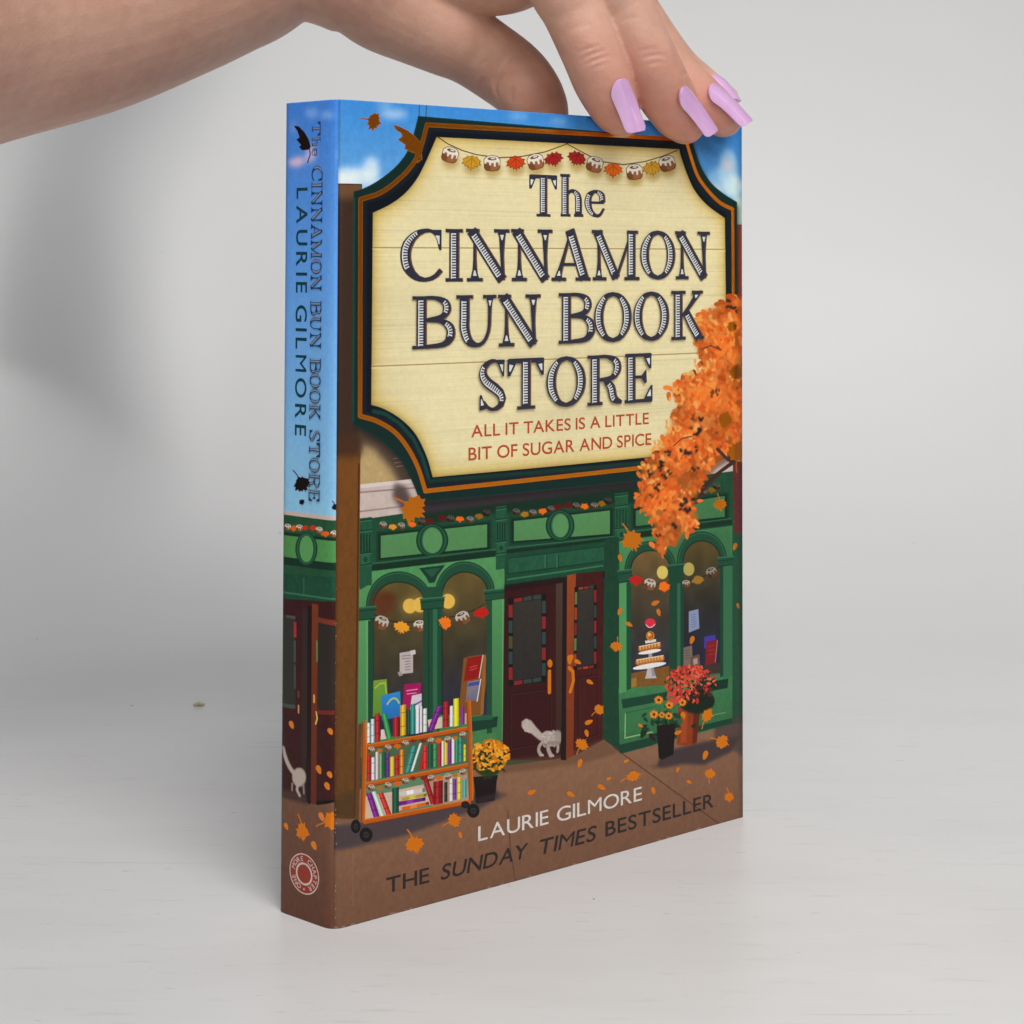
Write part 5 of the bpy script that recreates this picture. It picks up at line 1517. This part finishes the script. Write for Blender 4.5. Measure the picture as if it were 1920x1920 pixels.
    def nail(finger, px0, px1, px2, width, skew=0.0, turn=0.0, proud=3.6, sag=.3):
        """plate lying on the finger along three measured points: cuticle, middle, free end"""
        k, s = 40, 17
        ax = spl(np.array([np.append(c[0], c[1]) for c in FINGERS[finger]]), 200)
        td = ax[-1, :3] - ax[-45, :3]; td /= np.linalg.norm(td)

        def touch(px, py, lift):
            d = ray(px, py); d = d / np.linalg.norm(d)
            rel = ax[:, :3] - CAM
            al = rel @ d
            h2 = (rel ** 2).sum(1) - al ** 2
            R2 = (ax[:, 3] + .05) ** 2
            t = np.where(h2 < R2, al - np.sqrt(np.maximum(R2 - h2, 0)), 1e9)
            i = t.argmin() if t.min() < 1e8 else (h2 - R2).argmin()
            t = t[i] if t[i] < 1e8 else al[i]
            P = CAM + d * t
            N = P - ax[i, :3]; N /= np.linalg.norm(N)
            return P + N * lift, N
        p0, nrm = touch(*px0, .55); p1, n1 = touch(*px1, .75)
        nrm = nrm * .5 + n1 * .5 + np.array([turn, -.4, .3]); nrm2 = n1 + np.array([turn, -.4, .3])
        d2 = ray(*px2); d2 = d2 / np.linalg.norm(d2)
        e = (p1 - p0) / np.linalg.norm(p1 - p0) * .5 + td * .5; e /= np.linalg.norm(e)
        w0 = p1 - CAM; bb = e @ d2                                   # point of that sight line nearest the nail's own direction
        sc_ = (w0 @ d2 * bb - w0 @ e) / (1 - bb * bb)
        p2 = CAM + d2 * ((p1 + e * sc_ - CAM) @ d2 - proud)
        p1 = p1 - (p1 - CAM) / np.linalg.norm(p1 - CAM) * proud * .18
        Q = spl([p0, p1, p2], k)
        Q = np.array([Q[i - min(i, k - 1 - i, 5):i + min(i, k - 1 - i, 5) + 1].mean(0) for i in range(k)])
        T = np.gradient(Q, axis=0); T /= np.linalg.norm(T, axis=1)[:, None]
        V, Fc = [], []
        k = len(Q)
        for i in range(k):
            t = i / (k - 1)
            nv_ = nrm * (1 - t) + nrm2 * t
            N = nv_ - T[i] * (nv_ @ T[i]); N /= np.linalg.norm(N)
            B = np.cross(T[i], N)
            # round at the cuticle, nearly parallel sides, softly squared tip
            wd = width * (min(1.0, math.sqrt(max(0.0, 1 - (1 - min(1, t / .25 + .012)) ** 2)))) * (1 - .08 * t) * (1 - .3 * max(0, (t - .9) / .1) ** 3)
            for j in range(s):
                u = -1 + 2 * j / (s - 1)
                V.append(Q[i] + B * u * wd / 2 - N * (width / 2) * sag * (u * wd / width) ** 2 - T[i] * u * skew * t ** 3)
        for i in range(k - 1):
            for j in range(s - 1):
                a = i * s + j
                Fc.append((a, a + 1, a + s + 1, a + s))
        me = mesh('fingernail', np.array(V) * MM, Fc, True)
        o = link('fingernail', me, p, [m])
        so = o.modifiers.new('thickness', 'SOLIDIFY'); so.thickness = .00075; so.offset = 0
        bv = o.modifiers.new('round', 'BEVEL'); bv.width = .00025; bv.segments = 2; bv.limit_method = 'ANGLE'
        return o

    nail('index', (1156, 150), (1174, 196), (1196, 247), 6.4, .7)
    nail('middle', (1274, 168), (1303, 204), (1339, 250), 6.2, .8, .35)
    nail('ring', (1328, 164), (1360, 190), (1404, 231), 6.0, .8, .4)
    nail('little', (1335, 145), (1356, 160), (1381, 187), 5.2, .5, .6)


build_person()


# ------------------------------------------------------------------ a crumb on the board
def build_crumb():
    d = ray(373, 1324)
    p = CAM + d * (-CAM[2] / d[2])
    V, Fc = [], []
    tube(V, Fc, [(p + np.array([-1.5, -.3, .55]), .5), (p + np.array([-.3, .2, .75]), .8), (p + np.array([.9, .1, .6]), .62), (p + np.array([1.6, .5, .5]), .4)], 10, 10)
    V = np.array(V); V += rng.normal(0, .07, V.shape); V[:, 2] = np.maximum(V[:, 2], .02)
    m, nt, b = material('dry_crumb')
    tc = node(nt, 'ShaderNodeTexCoord')
    n = node(nt, 'ShaderNodeTexNoise', Scale=900.0)
    nt.links.new(tc.outputs['Object'], n.inputs['Vector'])
    nt.links.new(ramp(nt, n.outputs[0], [(.35, (.42, .34, .20)), (.65, (.70, .62, .42))]), b.inputs['Base Color'])
    o = link('crumb', mesh('crumb', V * MM, Fc, True), None, [m])
    tag(o, 'tiny yellowish crumb lying on the white board left of the book', 'crumb')


build_crumb()
